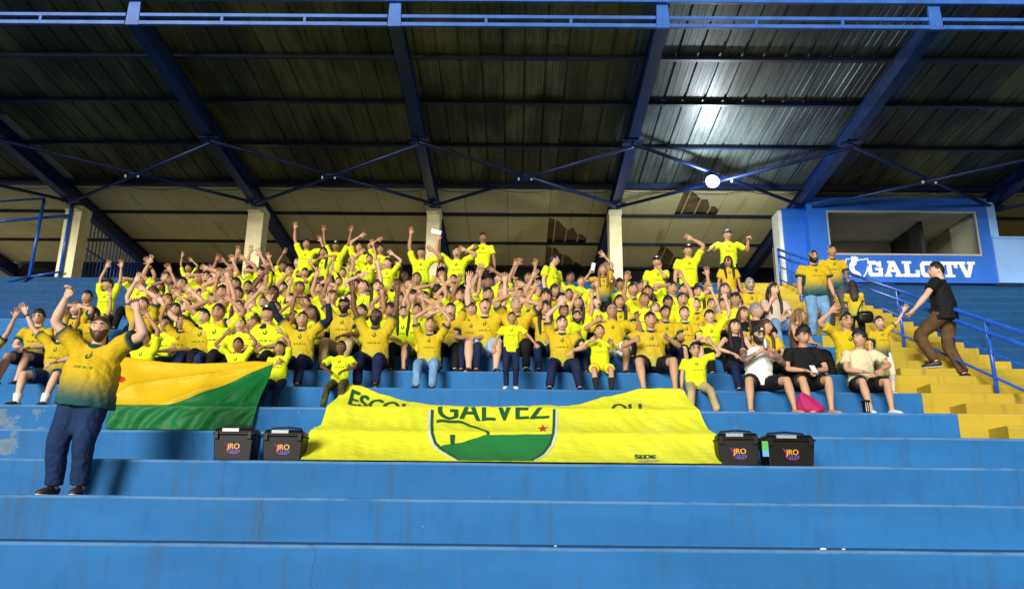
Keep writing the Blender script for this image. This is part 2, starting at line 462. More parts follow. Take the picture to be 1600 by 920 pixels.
# corrugated dark sheets, one after the other, ribs pressed into them
SW = 0.90
def sheet_profile(w):
    pr = []
    for c in (0.0, 0.45):
        pr += [(c + 0.0, 0.0), (c + 0.015, 0.035), (c + 0.05, 0.035), (c + 0.065, 0.0), (c + 0.16, 0.0), (c + 0.165, 0.006), (c + 0.18, 0.006), (c + 0.185, 0.0),
               (c + 0.31, 0.0), (c + 0.315, 0.006), (c + 0.33, 0.006), (c + 0.335, 0.0)]
    pr.append((w, 0.0))
    return pr
def sheet(x0, D0, D1, material, name, dz=0.0, prof=None):
    prof = prof or sheet_profile(SW)
    th = 0.004; V = []
    for D in (D0, D1):
        for (x, z) in prof: V.append((x0 + x, D, zs(D) + z + dz))
    k = len(prof)
    V += [(x, y, z + th) for (x, y, z) in V[:2 * k]]
    Fc = []
    for j in range(k - 1):
        Fc.append((j, j + k, j + k + 1, j + 1)); Fc.append((2 * k + j, 2 * k + j + 1, 3 * k + j + 1, 3 * k + j))
    Fc.append((0, 2 * k, 3 * k, k)); Fc.append((k - 1, 2 * k - 1, 4 * k - 1, 3 * k - 1))
    m = MB(); m.add(V, Fc); return m.build(name, material, roof)
ns = int((18.2 + 17.5) / SW)
for i in range(ns):
    x0 = -17.5 + i * SW
    pale_ = (i in (5,)) 
    dz = 0.002 * (i % 3)
    if pale_:
        sheet(x0, D_FRONT - 0.02, 17.2, M_ROOF, 'roof_sheet', dz); sheet(x0, 17.2, D_MID, M_PALESHEET, 'pale_sheet', dz)
    else:
        sheet(x0, D_FRONT - 0.02, D_MID, M_ZINC if 1.6 < x0 < 8.2 else M_ROOF, 'roof_sheet', dz)
# pale ceiling boards behind the column line, laid between purlins
SPANS = [(20.46, 22.25), (22.35, 24.35), (24.45, 26.5)]
r = random.Random(8)
x = -17.4
while x < 18.0:
    w = 1.22
    for (a, b) in SPANS:
        j = 0.004 * r.random(); sag = 0.012 * r.random()
        hole = any(abs(x + w / 2 - hx) < 0.61 and a < hd < b for hx, hd in ((4.75, 21.3), (1.6, 23.4), (1.6, 25.4), (5.1, 25.4)))
        m = MB()
        zz = lambda D: zs(D) - 0.02 - sag
        if not hole:
            V = [(x + 0.006, a, zz(a) - j), (x + w - 0.006, a, zz(a) - j), (x + w - 0.006, b, zz(b) - j), (x + 0.006, b, zz(b) - j)]
            V += [(p[0], p[1], p[2] + 0.012) for p in V]
            m.hexa(V); m.build('ceiling_board', M_LINING, roof)
        else:
            # torn board: ragged remains, the rusty roof shows through
            n_ = 9; top = []; bot = []
            for q in range(n_):
                f = q / (n_ - 1); yy = a + (b - a) * min(0.95, 0.06 + 0.10 * (q // 2) + 0.16 * (q // 3) + 0.10 * r.random())
                top.append((x + 0.006 + f * (w - 0.012), yy))
            V = [(px_, a, zz(a)) for px_, _ in top] + [(px_, yy, zz(yy)) for px_, yy in top]
            Fc = [(q, q + 1, q + 1 + n_, q + n_) for q in range(n_ - 1)]
            m.add(V, Fc); m.build('torn_board', M_LINING, roof)
            m = MB(); V = [(x, a, zs(a) + 0.05), (x + w, a, zs(a) + 0.05), (x + w, b, zs(b) + 0.05), (x, b, zs(b) + 0.05)]
            V += [(p[0], p[1], p[2] + 0.004) for p in V]
            m.hexa(V); m.build('rusty_sheet', M_RUST, roof)
            for q in range(3):
                xx = x + 0.2 + q * 0.38
                m = MB(); m.bar((xx, a, zs(a) + 0.02), (xx, b, zs(b) + 0.02), 0.035, 0.03); m.build('batten', M_LINING, roof)
    x += w
m = MB(); m.hexa([(-17.6, D_MID, zs(D_MID) + 0.10), (18.2, D_MID, zs(D_MID) + 0.10), (18.2, 27.0, zs(27.0) + 0.10), (-17.6, 27.0, zs(27.0) + 0.10),
        (-17.6, D_MID, zs(D_MID) + 0.12), (18.2, D_MID, zs(D_MID) + 0.12), (18.2, 27.0, zs(27.0) + 0.12), (-17.6, 27.0, zs(27.0) + 0.12)])
m.build('rear_roof_deck', M_ROOF, roof)

m = MB(); m.box(XL, XR, row_d(TOP) + STEP_T + 0.051, 26.69, row_z(TOP) - 0.5, row_z(TOP) - 0.004)
tag(m.build('gangway', mat('gangway_bounce_concrete', (0.60, 0.56, 0.46), 0.8, 0, 1.2, 0.2, 0.2, 20)), kind='structure')  # unseen floor made pale to bounce light up onto the ceiling boards
# back wall behind the top gangway
m = MB(); m.box(XL, XR, 26.7, 26.9, row_z(TOP) - 0.1, zs(26.7) + 0.05)
tag(m.build('back_wall', M_DARK), 'rear wall behind the top gangway, coloured dark for its shade', 'wall')

# ================================================================== columns
COLZ = row_z(TOP)
def column(x, label, w=0.40, front_blue=False):
    D = 20.95; top = zb(D) - 0.002
    root = empty('column', (x, D, COLZ), label, 'column', 'columns under the roof')
    m = MB(); m.box(x - w / 2, x + w / 2, D, D + 0.5, COLZ, top - 0.16)
    m.build('shaft', M_CREAM, root, 0.015)
    m = MB(); m.box(x - w / 2 - 0.015, x + w / 2 + 0.015, D - 0.015, D + 0.515, top - 0.158, top)
    m.build('capital', M_CREAM, root, 0.012)
    return root
column(RAFTERS[1], 'cream column with blue drainpipe beside the barred grille', 0.46)
column(RAFTERS[2], 'plain cream column nearest the barred grille side, crowd below', 0.44)
column(RAFTERS[3], 'cream column with a white paper waved in front of it', 0.36)
column(RAFTERS[4], 'cream column behind the standing woman with long fair hair', 0.34)
m = MB(); xx = RAFTERS[1] - 0.05
m.tube([(xx, 20.90, COLZ), (xx, 20.90, zb(20.9) - 0.03)], 0.05, 8)
tag(m.build('drainpipe', M_RAIL), 'thin blue downpipe running up the outer cream column', 'pipe')

# barred grille in the side bay, running back from the outer column under the rafter
gx = RAFTERS[1] + 0.12
grille = empty('grille', (gx, 21.5, COLZ), 'screen of thin blue vertical bars beside the outer column', 'grille')
for i in range(22):
    D = 21.55 + i * 0.20
    m = MB(); m.tube([(gx, D, COLZ), (gx, D, zb(D) - 0.02)], 0.018, 6); m.build('bar', M_RAIL, grille)
for z in (COLZ + 0.12, COLZ + 1.15):
    m = MB(); m.bar((gx, 21.5, z), (gx, 25.85, z), 0.03, 0.04); m.build('cross_rail', M_RAIL, grille)
# pipe railing of the left gangway
lr = empty('railing', at(60, 434, 20.7), 'blue pipe railing rising beside the outer column at the gangway', 'railing')
P = lambda px, py, D=20.6: at(px, py, D)
for nm, a, b, r_ in (('post', P(45, 436), P(69, 312), 0.045), ('rail', P(-80, 352, 20.3), P(108, 337, 20.9), 0.045), ('rail', P(-80, 320), P(70, 310), 0.03),
                     ('rail', P(-80, 462, 19.8), P(48, 432, 20.56), 0.035), ('rail', P(48, 432, 20.56), P(98, 424, 20.85), 0.03)):
    m = MB(); m.tube([a, b], r_, 8); m.build(nm, M_RAIL, lr)

# ================================================================== broadcast booth
BD = 20.45; zt = at(1400, 315, BD).z; z0 = COLZ
bx0, bx1 = at(1266, 380, BD).x, at(1550, 380, BD).x
wx0, wx1 = at(1294, 365, BD).x, at(1529, 365, BD).x
wz0, wz1 = at(1412, 399, BD).z, at(1412, 330, BD).z
booth = empty('commentary_booth', ((bx0 + bx1) / 2, BD, z0), 'bright blue commentary booth with a long window and white lettering', 'booth')
th = 0.15
for (a, b, c, d, nm) in ((bx0, bx1, z0, wz0, 'lower_wall'), (bx0, bx1, wz1, zt, 'upper_wall'), (bx0, wx0, wz0, wz1, 'side_wall'), (wx1, bx1, wz0, wz1, 'side_wall')):
    m = MB(); m.box(a, b, BD, BD + th, c, d); m.build(nm, M_BOOTH, booth)
M_INT = mat('booth_interior', (0.62, 0.62, 0.55), 0.8, 0, 1, 0.15)
M_INTC = mat('booth_cream_wall', (0.62, 0.58, 0.42), 0.7, 0, 1, 0.1)
m = MB(); m.box(bx0, bx1, BD + 3.0, BD + 3.1, z0, zt); m.build('rear_wall', M_INT, booth)
m = MB(); m.box(bx0, bx0 + 0.1, BD + th, BD + 3.0, z0, zt); m.build('end_wall', M_BOOTH, booth)
m = MB(); m.box(bx1 - 0.1, bx1, BD + th, BD + 3.0, z0, zt); m.build('end_wall', M_INTC, booth)
m = MB(); m.box(bx0 - 0.02, bx1 + 0.02, BD - 0.02, BD + 3.12, zt + 0.002, zt + 0.10); m.build('roof_slab', M_BOOTH, booth)
m = MB(); m.box(bx0 + 0.11, bx1 - 0.11, BD + th + 0.01, BD + 2.99, zt - 0.10, zt - 0.06); m.build('inner_ceiling', M_INT, booth)
m = MB(); m.box(bx1 - 1.25, bx1 - 1.15, BD + 1.2, BD + 3.0, z0, zt - 0.1); m.build('partition', mat('booth_partition', (0.03, 0.03, 0.035), 0.5), booth)
m = MB(); m.box(wx0 + 0.6, wx1 - 1.6, BD + 0.5, BD + 1.0, wz0 - 0.35, wz0 - 0.3); m.build('desk', M_INTC, booth)
# window frame, mullion and panes
M_FRAME = mat('aluminium_frame', (0.55, 0.56, 0.56), 0.35, 0.6)
fr = MB()
for (a, b, c, d) in ((wx0, wx1, wz0, wz0 + 0.045), (wx0, wx1, wz1 - 0.04, wz1), (wx0, wx0 + 0.035, wz0 + 0.045, wz1 - 0.04), (wx1 - 0.035, wx1, wz0 + 0.045, wz1 - 0.04)):
    fr.box(a, b, BD - 0.012, BD + 0.06, c, d)
win = fr.build('window', M_FRAME, booth)
wm = at(1412, 365, BD).x
m = MB(); m.box(wm - 0.012, wm + 0.012, BD + 0.005, BD + 0.045, wz0 + 0.045, wz1 - 0.04); m.build('mullion', M_FRAME, win)
t = NT('window_glass'); t.color((0.80, 0.82, 0.76)); t.b.inputs['Transmission Weight'].default_value = 0.88; t.b.inputs['Specular IOR Level'].default_value = 0.8; t.rough(0.04); t.b.inputs['IOR'].default_value = 1.1
M_GLASS = t.m
for (a, b) in ((wx0 + 0.035, wm - 0.012), (wm + 0.012, wx1 - 0.035)):
    m = MB(); m.box(a, b, BD + 0.02, BD + 0.026, wz0 + 0.045, wz1 - 0.04); m.build('pane', M_GLASS, win)

# column beside the booth: white side, blue front, and its own capital
xa, xb = at(1226, 380, 20.75).x, at(1264, 380, 20.75).x
cb = empty('column', ((xa + xb) / 2, 20.75, COLZ), 'squat column with blue front and white side next to the booth', 'column', 'columns under the roof')
m = MB(); m.box(xa, xb + 0.12, 20.75, 21.35, COLZ, zb(20.8) - 0.02); m.build('shaft', M_BOOTH, cb)
m = MB(); m.box(xa - 0.10, xa - 0.002, 20.80, 21.35, COLZ, zb(20.8) - 0.06); m.build('side_facing', mat('white_side_paint', (0.72, 0.74, 0.66), 0.6, 0, 2, 0.12), cb)

# slab-serif lettering on the booth
def lerp(a, b, f): return a + (b - a) * f
lz0, lz1 = at(1430, 433, BD).z, at(1430, 408.5, BD).z
def letter(polys, px0, px1, nm='letter'):
    X0, X1 = at(px0, 421, BD).x, at(px1, 421, BD).x
    m = MB()
    for i, poly in enumerate(polys):
        m.prism([(lerp(X0, X1, x), lerp(lz0, lz1, y)) for x, y in poly], BD - 0.016 - 0.0015 * i, BD - 0.0005)
    return m.build(nm, M_WHITE, booth)
def rect(x0, y0, x1, y1): return [(x0, y0), (x1, y0), (x1, y1), (x0, y1)]
Gp = [rect(0, .16, .27, .84), [(0, .84), (.27, .74), (.3, .76), (.62, .76), (.62, 1), (.14, 1)], [(.14, 0), (.80, 0), (.80, .24), (.3, .24), (.27, .26), (0, .16)],
      rect(.72, .24, .97, .46), rect(.48, .40, 1.0, .56), rect(.70, 0, .97, .25), rect(.60, .64, .92, .92), rect(.74, .60, .92, .98)]
Ap = [[(.06, .1), (.30, .1), (.60, 1), (.36, 1)], [(.70, .1), (.95, .1), (.64, 1), (.40, 1)], rect(.22, .30, .80, .46), rect(0, 0, .40, .16), rect(.60, 0, 1, .16), rect(.22, .86, .62, 1)]
Lp = [rect(.12, .1, .42, .9), rect(0, .84, .56, 1), rect(0, 0, .98, .2), rect(.78, .15, 1, .44)]
Op = [rect(0, .18, .27, .82), rect(.73, .18, 1, .82), [(.17, 0), (.83, 0), (1, .18), (.73, .26), (.27, .26), (0, .18)], [(0, .82), (.27, .74), (.73, .74), (1, .82), (.83, 1), (.17, 1)]]
Tp = [rect(0, .78, 1, 1), rect(.36, .1, .64, .8), rect(.2, 0, .8, .16), rect(0, .58, .2, .8), rect(.8, .58, 1, .8)]
Vp = [[(.38, 0), (.60, 0), (.36, .9), (.08, .9)], [(.42, 0), (.64, 0), (.93, .9), (.67, .9)], rect(0, .82, .46, 1), rect(.56, .82, 1, 1)]
for polys, a, b in ((Gp, 1356, 1379), (Ap, 1381, 1409), (Lp, 1410, 1436), (Op, 1438, 1461), (Tp, 1470, 1496), (Vp, 1496, 1524)):
    letter(polys, a, b)
# rooster crest over a shield outline
def crest_poly(pts, k=0):
    m = MB(); m.prism([(at(px, py, BD).x, at(px, py, BD).z) for px, py in pts][::-1], BD - 0.014 - 0.003 * k, BD - 0.0005); return m
crest_poly([(1329, 403), (1331, 400), (1334, 402), (1336, 400), (1338, 402), (1341, 402), (1339, 405), (1342, 408), (1338, 409), (1338, 413), (1334, 417), (1336, 422), (1343, 426), (1346, 431), (1343, 434), (1338, 430), (1332, 427), (1327, 420), (1327, 413), (1330, 408)]).build('rooster_emblem', M_WHITE, booth)
sh = [(1340, 406), (1348, 406), (1355.5, 404), (1356, 415), (1354, 425), (1349, 433), (1344, 437)]
m = MB()
for i in range(len(sh) - 1):
    a, b = at(*sh[i], BD), at(*sh[i + 1], BD); a.y = b.y = BD - 0.008
    m.bar(a, b, 0.016, 0.03, up=(0.0, 0.0, 1.0) if abs(a.x - b.x) > abs(a.z - b.z) else (1, 0, 0))
m.build('shield_outline', M_WHITE, booth)
sh = [(1328, 405), (1322, 405), (1321, 414), (1323, 424), (1329, 432)]
m = MB()
for i in range(len(sh) - 1):
    a, b = at(*sh[i], BD), at(*sh[i + 1], BD); a.y = b.y = BD - 0.008
    m.bar(a, b, 0.016, 0.03, up=(0.0, 0.0, 1.0) if abs(a.x - b.x) > abs(a.z - b.z) else (1, 0, 0))
m.build('shield_outline', M_WHITE, booth)

def text_mesh(s, size):
    cu = bpy.data.curves.new('tmp', 'FONT'); cu.body = s; cu.size = size; cu.align_x = 'CENTER'
    o = bpy.data.objects.new('tmp', cu); COL.objects.link(o)
    dg = bpy.context.evaluated_depsgraph_get(); me = bpy.data.meshes.new_from_object(o.evaluated_get(dg))
    V = [tuple(v.co) for v in me.vertices]; Fc = [tuple(p.vertices) for p in me.polygons]
    bpy.data.objects.remove(o); bpy.data.curves.remove(cu); bpy.data.meshes.remove(me)
    return V, Fc
for px in (1364, 1464):
    V, Fc = text_mesh('GALO TV', 0.085); c = at(px, 398, BD)
    m = MB(); m.add([(c.x + v[0] * 1.1, BD + 0.016, wz0 + 0.05 + v[1]) for v in V], Fc); m.build('small_lettering', M_WHITE, win)

# pale blue parapet and post to the right of the booth
par = empty('parapet', (bx1 + 2, BD, z0), 'pale blue parapet wall with a post beside the booth', 'wall')
m = MB(); m.box(bx1 + 0.002, bx1 + 6.5, BD - 0.06, BD + 0.12, z0, at(1580, 374, BD).z); m.build('panel', M_PALEBLUE, par)
m = MB(); m.box(bx1 + 0.002, bx1 + 6.5, BD - 0.09, BD + 0.15, at(1580, 374, BD).z + 0.002, at(1580, 374, BD).z + 0.05); m.build('coping', M_PALEBLUE, par)
m = MB(); m.box(bx1 + 0.003, bx1 + 0.22, BD + 0.001, BD + 0.2, at(1580, 374, BD).z + 0.052, zt); m.build('post', M_PALEBLUE, par)
m = MB(); m.box(bx1 + 0.3, XR, 25.2, 25.35, COLZ, at(1580, 345, 25.2).z)
tag(m.build('rear_partition', M_OCHRE), 'low ochre wall seen through the opening beside the booth', 'wall')

# ================================================================== centre handrail on the yellow stairs
HX = 6.85
def hz(D, h): return row_z(0) + (D - row_d(0)) / STEP_T * STEP_H + h
hr = empty('handrail', (HX, 12, row_z(6)), 'blue steel handrail down the middle of the yellow stairs', 'handrail')
for h, r_ in ((0.98, 0.034), (0.80, 0.034), (0.50, 0.016), (0.14, 0.020)):
    m = MB(); m.tube([(HX, 20.3, hz(20.3, h)), (HX, 8.9, hz(8.9, h))], r_, 8); m.build('rail', M_RAIL, hr)
for D in (20.3, 17.2, 14.1, 11.55, 9.3):
    n = int((D - 7.0) / STEP_T); base = row_z(n) if (D - row_d(n)) < 0.43 else row_z(n) + 0.2
    m = MB(); m.tube([(HX, D, base), (HX, D, hz(D, 0.98))], 0.030, 8); m.build('post', M_RAIL, hr)
for D in (19.5, 18.7):
    m = MB(); m.tube([(HX, D, hz(D, 0.14)), (HX, D, hz(D, 0.98))], 0.014, 6); m.build('baluster', M_RAIL, hr)

# ================================================================== lit floodlight under the roof
lp = at(1113, 284, 18.55)
fl = empty('floodlight', lp, 'lit white floodlight hanging where two roof braces cross', 'floodlight')
m = MB(); m.box(lp.x - 0.11, lp.x + 0.11, lp.y + 0.02, lp.y + 0.16, lp.z - 0.11, lp.z + 0.11); m.build('housing', M_STEELD, fl, 0.02)
t = NT('lamp_glow'); t.color((1, 1, 1)); t.b.inputs['Emission Color'].default_value = (0.86, 0.94, 1.0, 1); t.b.inputs['Emission Strength'].default_value = 40
m = MB(); m.add(*tube_np([(lp.x, lp.y + 0.019, lp.z), (lp.x, lp.y - 0.01, lp.z), (lp.x, lp.y - 0.05, lp.z), (lp.x, lp.y - 0.07, lp.z)], [0.14, 0.14, 0.11, 0.04], 20), 0, True); m.build('lens', t.m, fl)
m = MB(); m.tube([(lp.x - 0.19, lp.y + 0.07, lp.z), (lp.x - 0.19, lp.y + 0.07, lp.z + 0.26), (lp.x + 0.19, lp.y + 0.07, lp.z + 0.26), (lp.x + 0.19, lp.y + 0.07, lp.z)], 0.015, 6); m.build('bracket', M_STEELD, fl)
m = MB(); m.add(*tube_np([(lp.x, lp.y + 0.03, lp.z), (lp.x, lp.y + 0.018, lp.z), (lp.x, lp.y - 0.02, lp.z)], [0.12, 0.165, 0.175], 20, False), 0, True); m.build('reflector_rim', M_STEELD, fl)
ld = bpy.data.lights.new('floodlight_lamp', 'POINT'); ld.energy = 230; ld.color = (0.84, 0.93, 1.0); ld.shadow_soft_size = 0.10
lo = bpy.data.objects.new('floodlight_lamp', ld); lo.location = (lp.x, lp.y - 0.25, lp.z - 0.30); COL.objects.link(lo); setparent(lo, fl)
# ================================================================== people: materials
SKIN = [mat('skin_%s' % k, c, 0.55, 0, 6, 0.08, spec=0.35) for k, c in (
    ('fair', (0.64, 0.39, 0.27)), ('tan', (0.53, 0.30, 0.18)), ('olive', (0.43, 0.23, 0.125)), ('brown', (0.29, 0.145, 0.073)), ('dark', (0.14, 0.066, 0.033)))]
M_EYEW = mat('eye_white', (0.75, 0.72, 0.68), 0.3)
M_EYED = mat('eye_dark', (0.015, 0.010, 0.008), 0.25)
M_LIP = mat('lips', (0.27, 0.075, 0.06), 0.45)
M_MOUTH = mat('open_mouth', (0.06, 0.012, 0.012), 0.5)
M_TEETH = mat('teeth', (0.75, 0.72, 0.65), 0.3)
HAIR = {k: mat('hair_' + k, c, 0.5, 0, 60, 0.4, 0.5, 90) for k, c in (
    ('black', (0.008, 0.007, 0.007)), ('dark', (0.020, 0.012, 0.008)), ('brown', (0.065, 0.032, 0.015)), ('fair', (0.20, 0.11, 0.04)), ('grey', (0.24, 0.23, 0.22)))}

def fabric(t, c, fold=0.75):
    o = t.obj()
    a = t.noise(o, 7.0, 4, 0.55)
    t.color(c); t.rough(0.8)
    t.b.inputs['Sheen Weight'].default_value = 0.0; t.b.inputs['Specular IOR Level'].default_value = 0.2
    t.bump(t.M('ADD', a, t.M('MULTIPLY', t.noise(o, 22.0, 3), 0.35)), fold, 0.03)
def jersey(name, top, low, cuff, ink, fade=(0.05, 0.26), crest=True, line=True, polo=False):
    """football shirt: colour runs from chest to hem, crest and a printed line on the chest, dark cuffs and collar"""
    t = NT(name); g_ = t.attr('garment'); s = t.sep(g_.outputs['Vector']); f = t.attr('front').outputs['Fac']
    u, v, sl = s[0], s[1], s[2]
    n = t.noise(t.obj(), 9.0, 4)
    vv = t.M('ADD', v, t.M('MULTIPLY', t.M('SUBTRACT', n, 0.5), 0.06))
    c = t.mix(t.ramp(vv, *fade), low, top) if low else t.mix(0.0, top, top)
    rnd = t.new('ShaderNodeObjectInfo').outputs['Random']
    c = t.mix(t.M('MULTIPLY', rnd, 0.42), c, t.mix(1.0, c, (0.72, 0.92, 0.9), 'MULTIPLY'))
    c = t.mix(t.M('MULTIPLY', t.ramp(rnd, 0.55, 1.0), 0.35), c, t.mix(1.0, c, (1.15, 0.95, 2.5), 'MULTIPLY'))
    if cuff:
        c = t.mix(t.ramp(sl, 0.62, 0.95), c, cuff)
        # collar
        cd = t.M('ADD', t.M('POWER', t.M('DIVIDE', u, 0.085), 2.0), t.M('POWER', t.M('DIVIDE', t.M('SUBTRACT', v, 0.535), 0.075), 2.0))
        c = t.mix(t.M('LESS_THAN', cd, 1.0), c, cuff)
    front = t.M('GREATER_THAN', f, 0.15)
    if crest:
        # hooked crest on the chest
        du, dv = t.M('DIVIDE', u, 0.024), t.M('DIVIDE', t.M('SUBTRACT', v, 0.385), 0.032)
        rr = t.M('SQRT', t.M('ADD', t.M('MULTIPLY', du, du), t.M('MULTIPLY', dv, dv)))
        ring = t.M('MULTIPLY', t.M('LESS_THAN', t.M('ABSOLUTE', t.M('SUBTRACT', rr, 0.85)), 0.33), t.M('LESS_THAN', dv, 0.35))
        bar = t.M('MULTIPLY', t.M('LESS_THAN', t.M('ABSOLUTE', t.M('SUBTRACT', u, 0.008)), 0.006), t.M('LESS_THAN', t.M('ABSOLUTE', t.M('SUBTRACT', v, 0.405)), 0.022))
        c = t.mix(t.M('MULTIPLY', front, t.M('MAXIMUM', ring, bar)), c, ink)
    if line:
        w = t.new('ShaderNodeTexNoise'); w.noise_dimensions = '1D'; w.inputs['Scale'].default_value = 55.0
        t.link(u, w.inputs['W'])
        ln = t.M('MULTIPLY', t.M('LESS_THAN', t.M('ABSOLUTE', u), 0.095), t.M('LESS_THAN', t.M('ABSOLUTE', t.M('SUBTRACT', v, 0.265)), 0.012))
        ln = t.M('MULTIPLY', ln, t.M('GREATER_THAN', w.outputs['Fac'], 0.46))
        c = t.mix(t.M('MULTIPLY', front, t.M('MULTIPLY', ln, 0.75)), c, ink)
    fabric(t, c)
    return t.m
NEON, GOLD, DGREEN = (0.70, 0.80, 0.012), (0.60, 0.405, 0.012), (0.012, 0.050, 0.045)
SHIRT = {
    'neon': jersey('neon_jersey', NEON, None, None, (0.03, 0.07, 0.02)),
    'gold': jersey('gold_jersey', GOLD, (0.018, 0.085, 0.085), DGREEN, (0.02, 0.10, 0.02), fade=(-0.06, 0.25)),
    'goldy': jersey('gold_pale_jersey', (0.62, 0.43, 0.015), (0.42, 0.42, 0.05), DGREEN, (0.02, 0.10, 0.02), fade=(-0.02, 0.24)),
    'polo': jersey('yellow_polo', (0.64, 0.45, 0.010), None, None, (0.02, 0.06, 0.02), line=False),
}
for k, c in (('black', (0.008, 0.008, 0.009)), ('white', (0.78, 0.78, 0.77)), ('cream', (0.66, 0.58, 0.36)), ('brown', (0.10, 0.045, 0.022)), ('pale', (0.55, 0.45, 0.36)), ('navy', (0.010, 0.014, 0.035))):
    t = NT(k + '_top'); fabric(t, c); SHIRT[k] = t.m
BOTTOM = {}
for k, c in (('navy', (0.008, 0.013, 0.045)), ('jeans', (0.009, 0.024, 0.075)), ('ljeans', (0.13, 0.25, 0.42)), ('black', (0.007, 0.007, 0.008)), ('khaki', (0.36, 0.29, 0.14)),
             ('camo', (0.045, 0.045, 0.016)), ('cream', (0.55, 0.52, 0.40)), ('yellow', (0.68, 0.52, 0.01)), ('white', (0.75, 0.75, 0.74)), ('denim', (0.24, 0.36, 0.50)),
             ('pink', (0.55, 0.25, 0.40)), ('brown', (0.085, 0.048, 0.022)), ('teal', (0.006, 0.030, 0.075)), ('green', (0.06, 0.09, 0.04)), ('grey', (0.06, 0.065, 0.07))):
    t = NT(k + '_bottoms'); o_ = t.obj()
    cc = t.mix(t.ramp(t.noise(o_, 5.0, 4), 0.35, 0.7), c, tuple(x * 1.45 for x in c))
    if k == 'camo': cc = t.mix(t.ramp(t.noise(o_, 14.0, 2), 0.5, 0.54), cc, (0.10, 0.085, 0.035))
    fabric(t, cc, 0.9); BOTTOM[k] = t.m
M_SHOEB = mat('dark_shoe', (0.012, 0.011, 0.011), 0.5)
M_SHOEW = mat('white_shoe', (0.75, 0.75, 0.75), 0.5)
M_SHOEBR = mat('brown_shoe', (0.05, 0.028, 0.014), 0.5)
M_SOLE = mat('shoe_sole', (0.6, 0.58, 0.54), 0.6)
M_SOCKW = mat('white_sock', (0.72, 0.72, 0.70), 0.9)
M_SOCKB = mat('black_sock', (0.010, 0.010, 0.011), 0.9)
M_PHONE = mat('phone_case', (0.010, 0.010, 0.012), 0.2)
M_PAPER = mat('white_paper', (0.82, 0.84, 0.86), 0.6)
M_TATTOO = mat('skin_inked', (0.20, 0.125, 0.085), 0.55, 0, 26, 0.6)

# ================================================================== people: shapes
def head_surface(th, ph):
    """th 0 (chin side) .. pi (crown), ph around with 0 = front (-y)"""
    z = -np.cos(th); rr = np.sin(th)
    x = 0.079 * rr * np.sin(ph); y = -0.094 * rr * np.cos(ph); z = 0.118 * z
    low = np.clip(-z / 0.118, 0, 1)
    x = x * (1 - 0.22 * low ** 1.5) * (1 + 0.05 * np.exp(-((z - 0.03) / 0.05) ** 2))
    fr = np.clip(-y / 0.094, 0, 1)
    y = np.where(y < 0, y * (1 + 0.02 * low) - 0.010 * low * fr, y * (1 + 0.06 * np.clip(z / 0.118, 0, 1)) * (1 - 0.35 * low ** 2))
    front = (np.cos(ph) > 0.2)
    y = y - front * 0.023 * np.exp(-(x / 0.0125) ** 2 - ((z + 0.022) / 0.020) ** 2)
    y = y - front * 0.010 * np.exp(-(x / 0.010) ** 2 - ((z + 0.000) / 0.022) ** 2)
    y = y + front * 0.009 * np.exp(-((np.abs(x) - 0.031) / 0.016) ** 2 - ((z - 0.008) / 0.013) ** 2)
    y = y - front * 0.004 * np.exp(-(x / 0.045) ** 2 - ((z - 0.034) / 0.012) ** 2)
    y = y - front * 0.006 * np.exp(-(x / 0.026) ** 2 - ((z + 0.063) / 0.012) ** 2)
    y = y - front * 0.006 * np.exp(-(x / 0.02) ** 2 - ((z + 0.098) / 0.014) ** 2)
    return x, y, z
def face_y(x, z):
    """front surface of the face at (x, z)"""
    best = None
    th = np.arccos(np.clip(-z / 0.118, -1, 1))
    ph = np.linspace(-1.3, 1.3, 261)
    X, Y, Z = head_surface(np.full_like(ph, th), ph)
    return float(Y[np.argmin(np.abs(X - x))])
def grid_sphere(fn, nu, nv):
    th = np.linspace(0.0, np.pi, nv + 1); ph = np.arange(nu) * 2 * np.pi / nu
    TH, PH = np.meshgrid(th, ph, indexing='ij')
    X, Y, Z = fn(TH, PH)
    V = np.stack([X, Y, Z], -1).reshape(-1, 3)
    Fc = []
    for i in range(nv):
        for j in range(nu):
            k = (j + 1) % nu
            Fc.append((i * nu + j, i * nu + k, (i + 1) * nu + k, (i + 1) * nu + j))
    return V, Fc
def ellipsoid(c, r, nu=8, nv=6):
    V, Fc = grid_sphere(lambda t_, p_: (r[0] * np.sin(t_) * np.sin(p_), -r[1] * np.sin(t_) * np.cos(p_), -r[2] * np.cos(t_)), nu, nv)
    return (V + np.array(c)), Fc
HEAD_V, HEAD_F = grid_sphere(head_surface, 24, 20)
EYE_Y = face_y(0.031, 0.008); BROW_Y = face_y(0.031, 0.031); MOUTH_Y = face_y(0.0, -0.063); MOUTH_YS = face_y(0.02, -0.063)

class PB:
    """person builder: arrays of verts, faces with material index, in person space (unit scale)"""
    def __init__(self): self.V = []; self.F = []; self.M = []; self.n = 0
    def add(self, V, Fc, m=0):
        V = np.asarray(V, float)
        self.V.append(V); self.F.extend([tuple(i + self.n for i in f) for f in Fc]); self.M.extend([m] * len(Fc)); self.n += len(V)
    def tube(self, pts, rad, seg=10, m=0, cap=True, up0=None):
        V, Fc = tube_np(pts, rad, seg, cap, up0); self.add(V, Fc, m)
    def arr(self): return np.concatenate(self.V)

def raw_mesh(name, pb, mats, smooth=True):
    me = bpy.data.meshes.new(name); me.from_pydata(pb.arr().tolist(), [], pb.F)
    for m in mats: me.materials.append(m)
    me.polygons.foreach_set('material_index', pb.M)
    me.polygons.foreach_set('use_smooth', [smooth] * len(pb.F)); me.update()
    return me

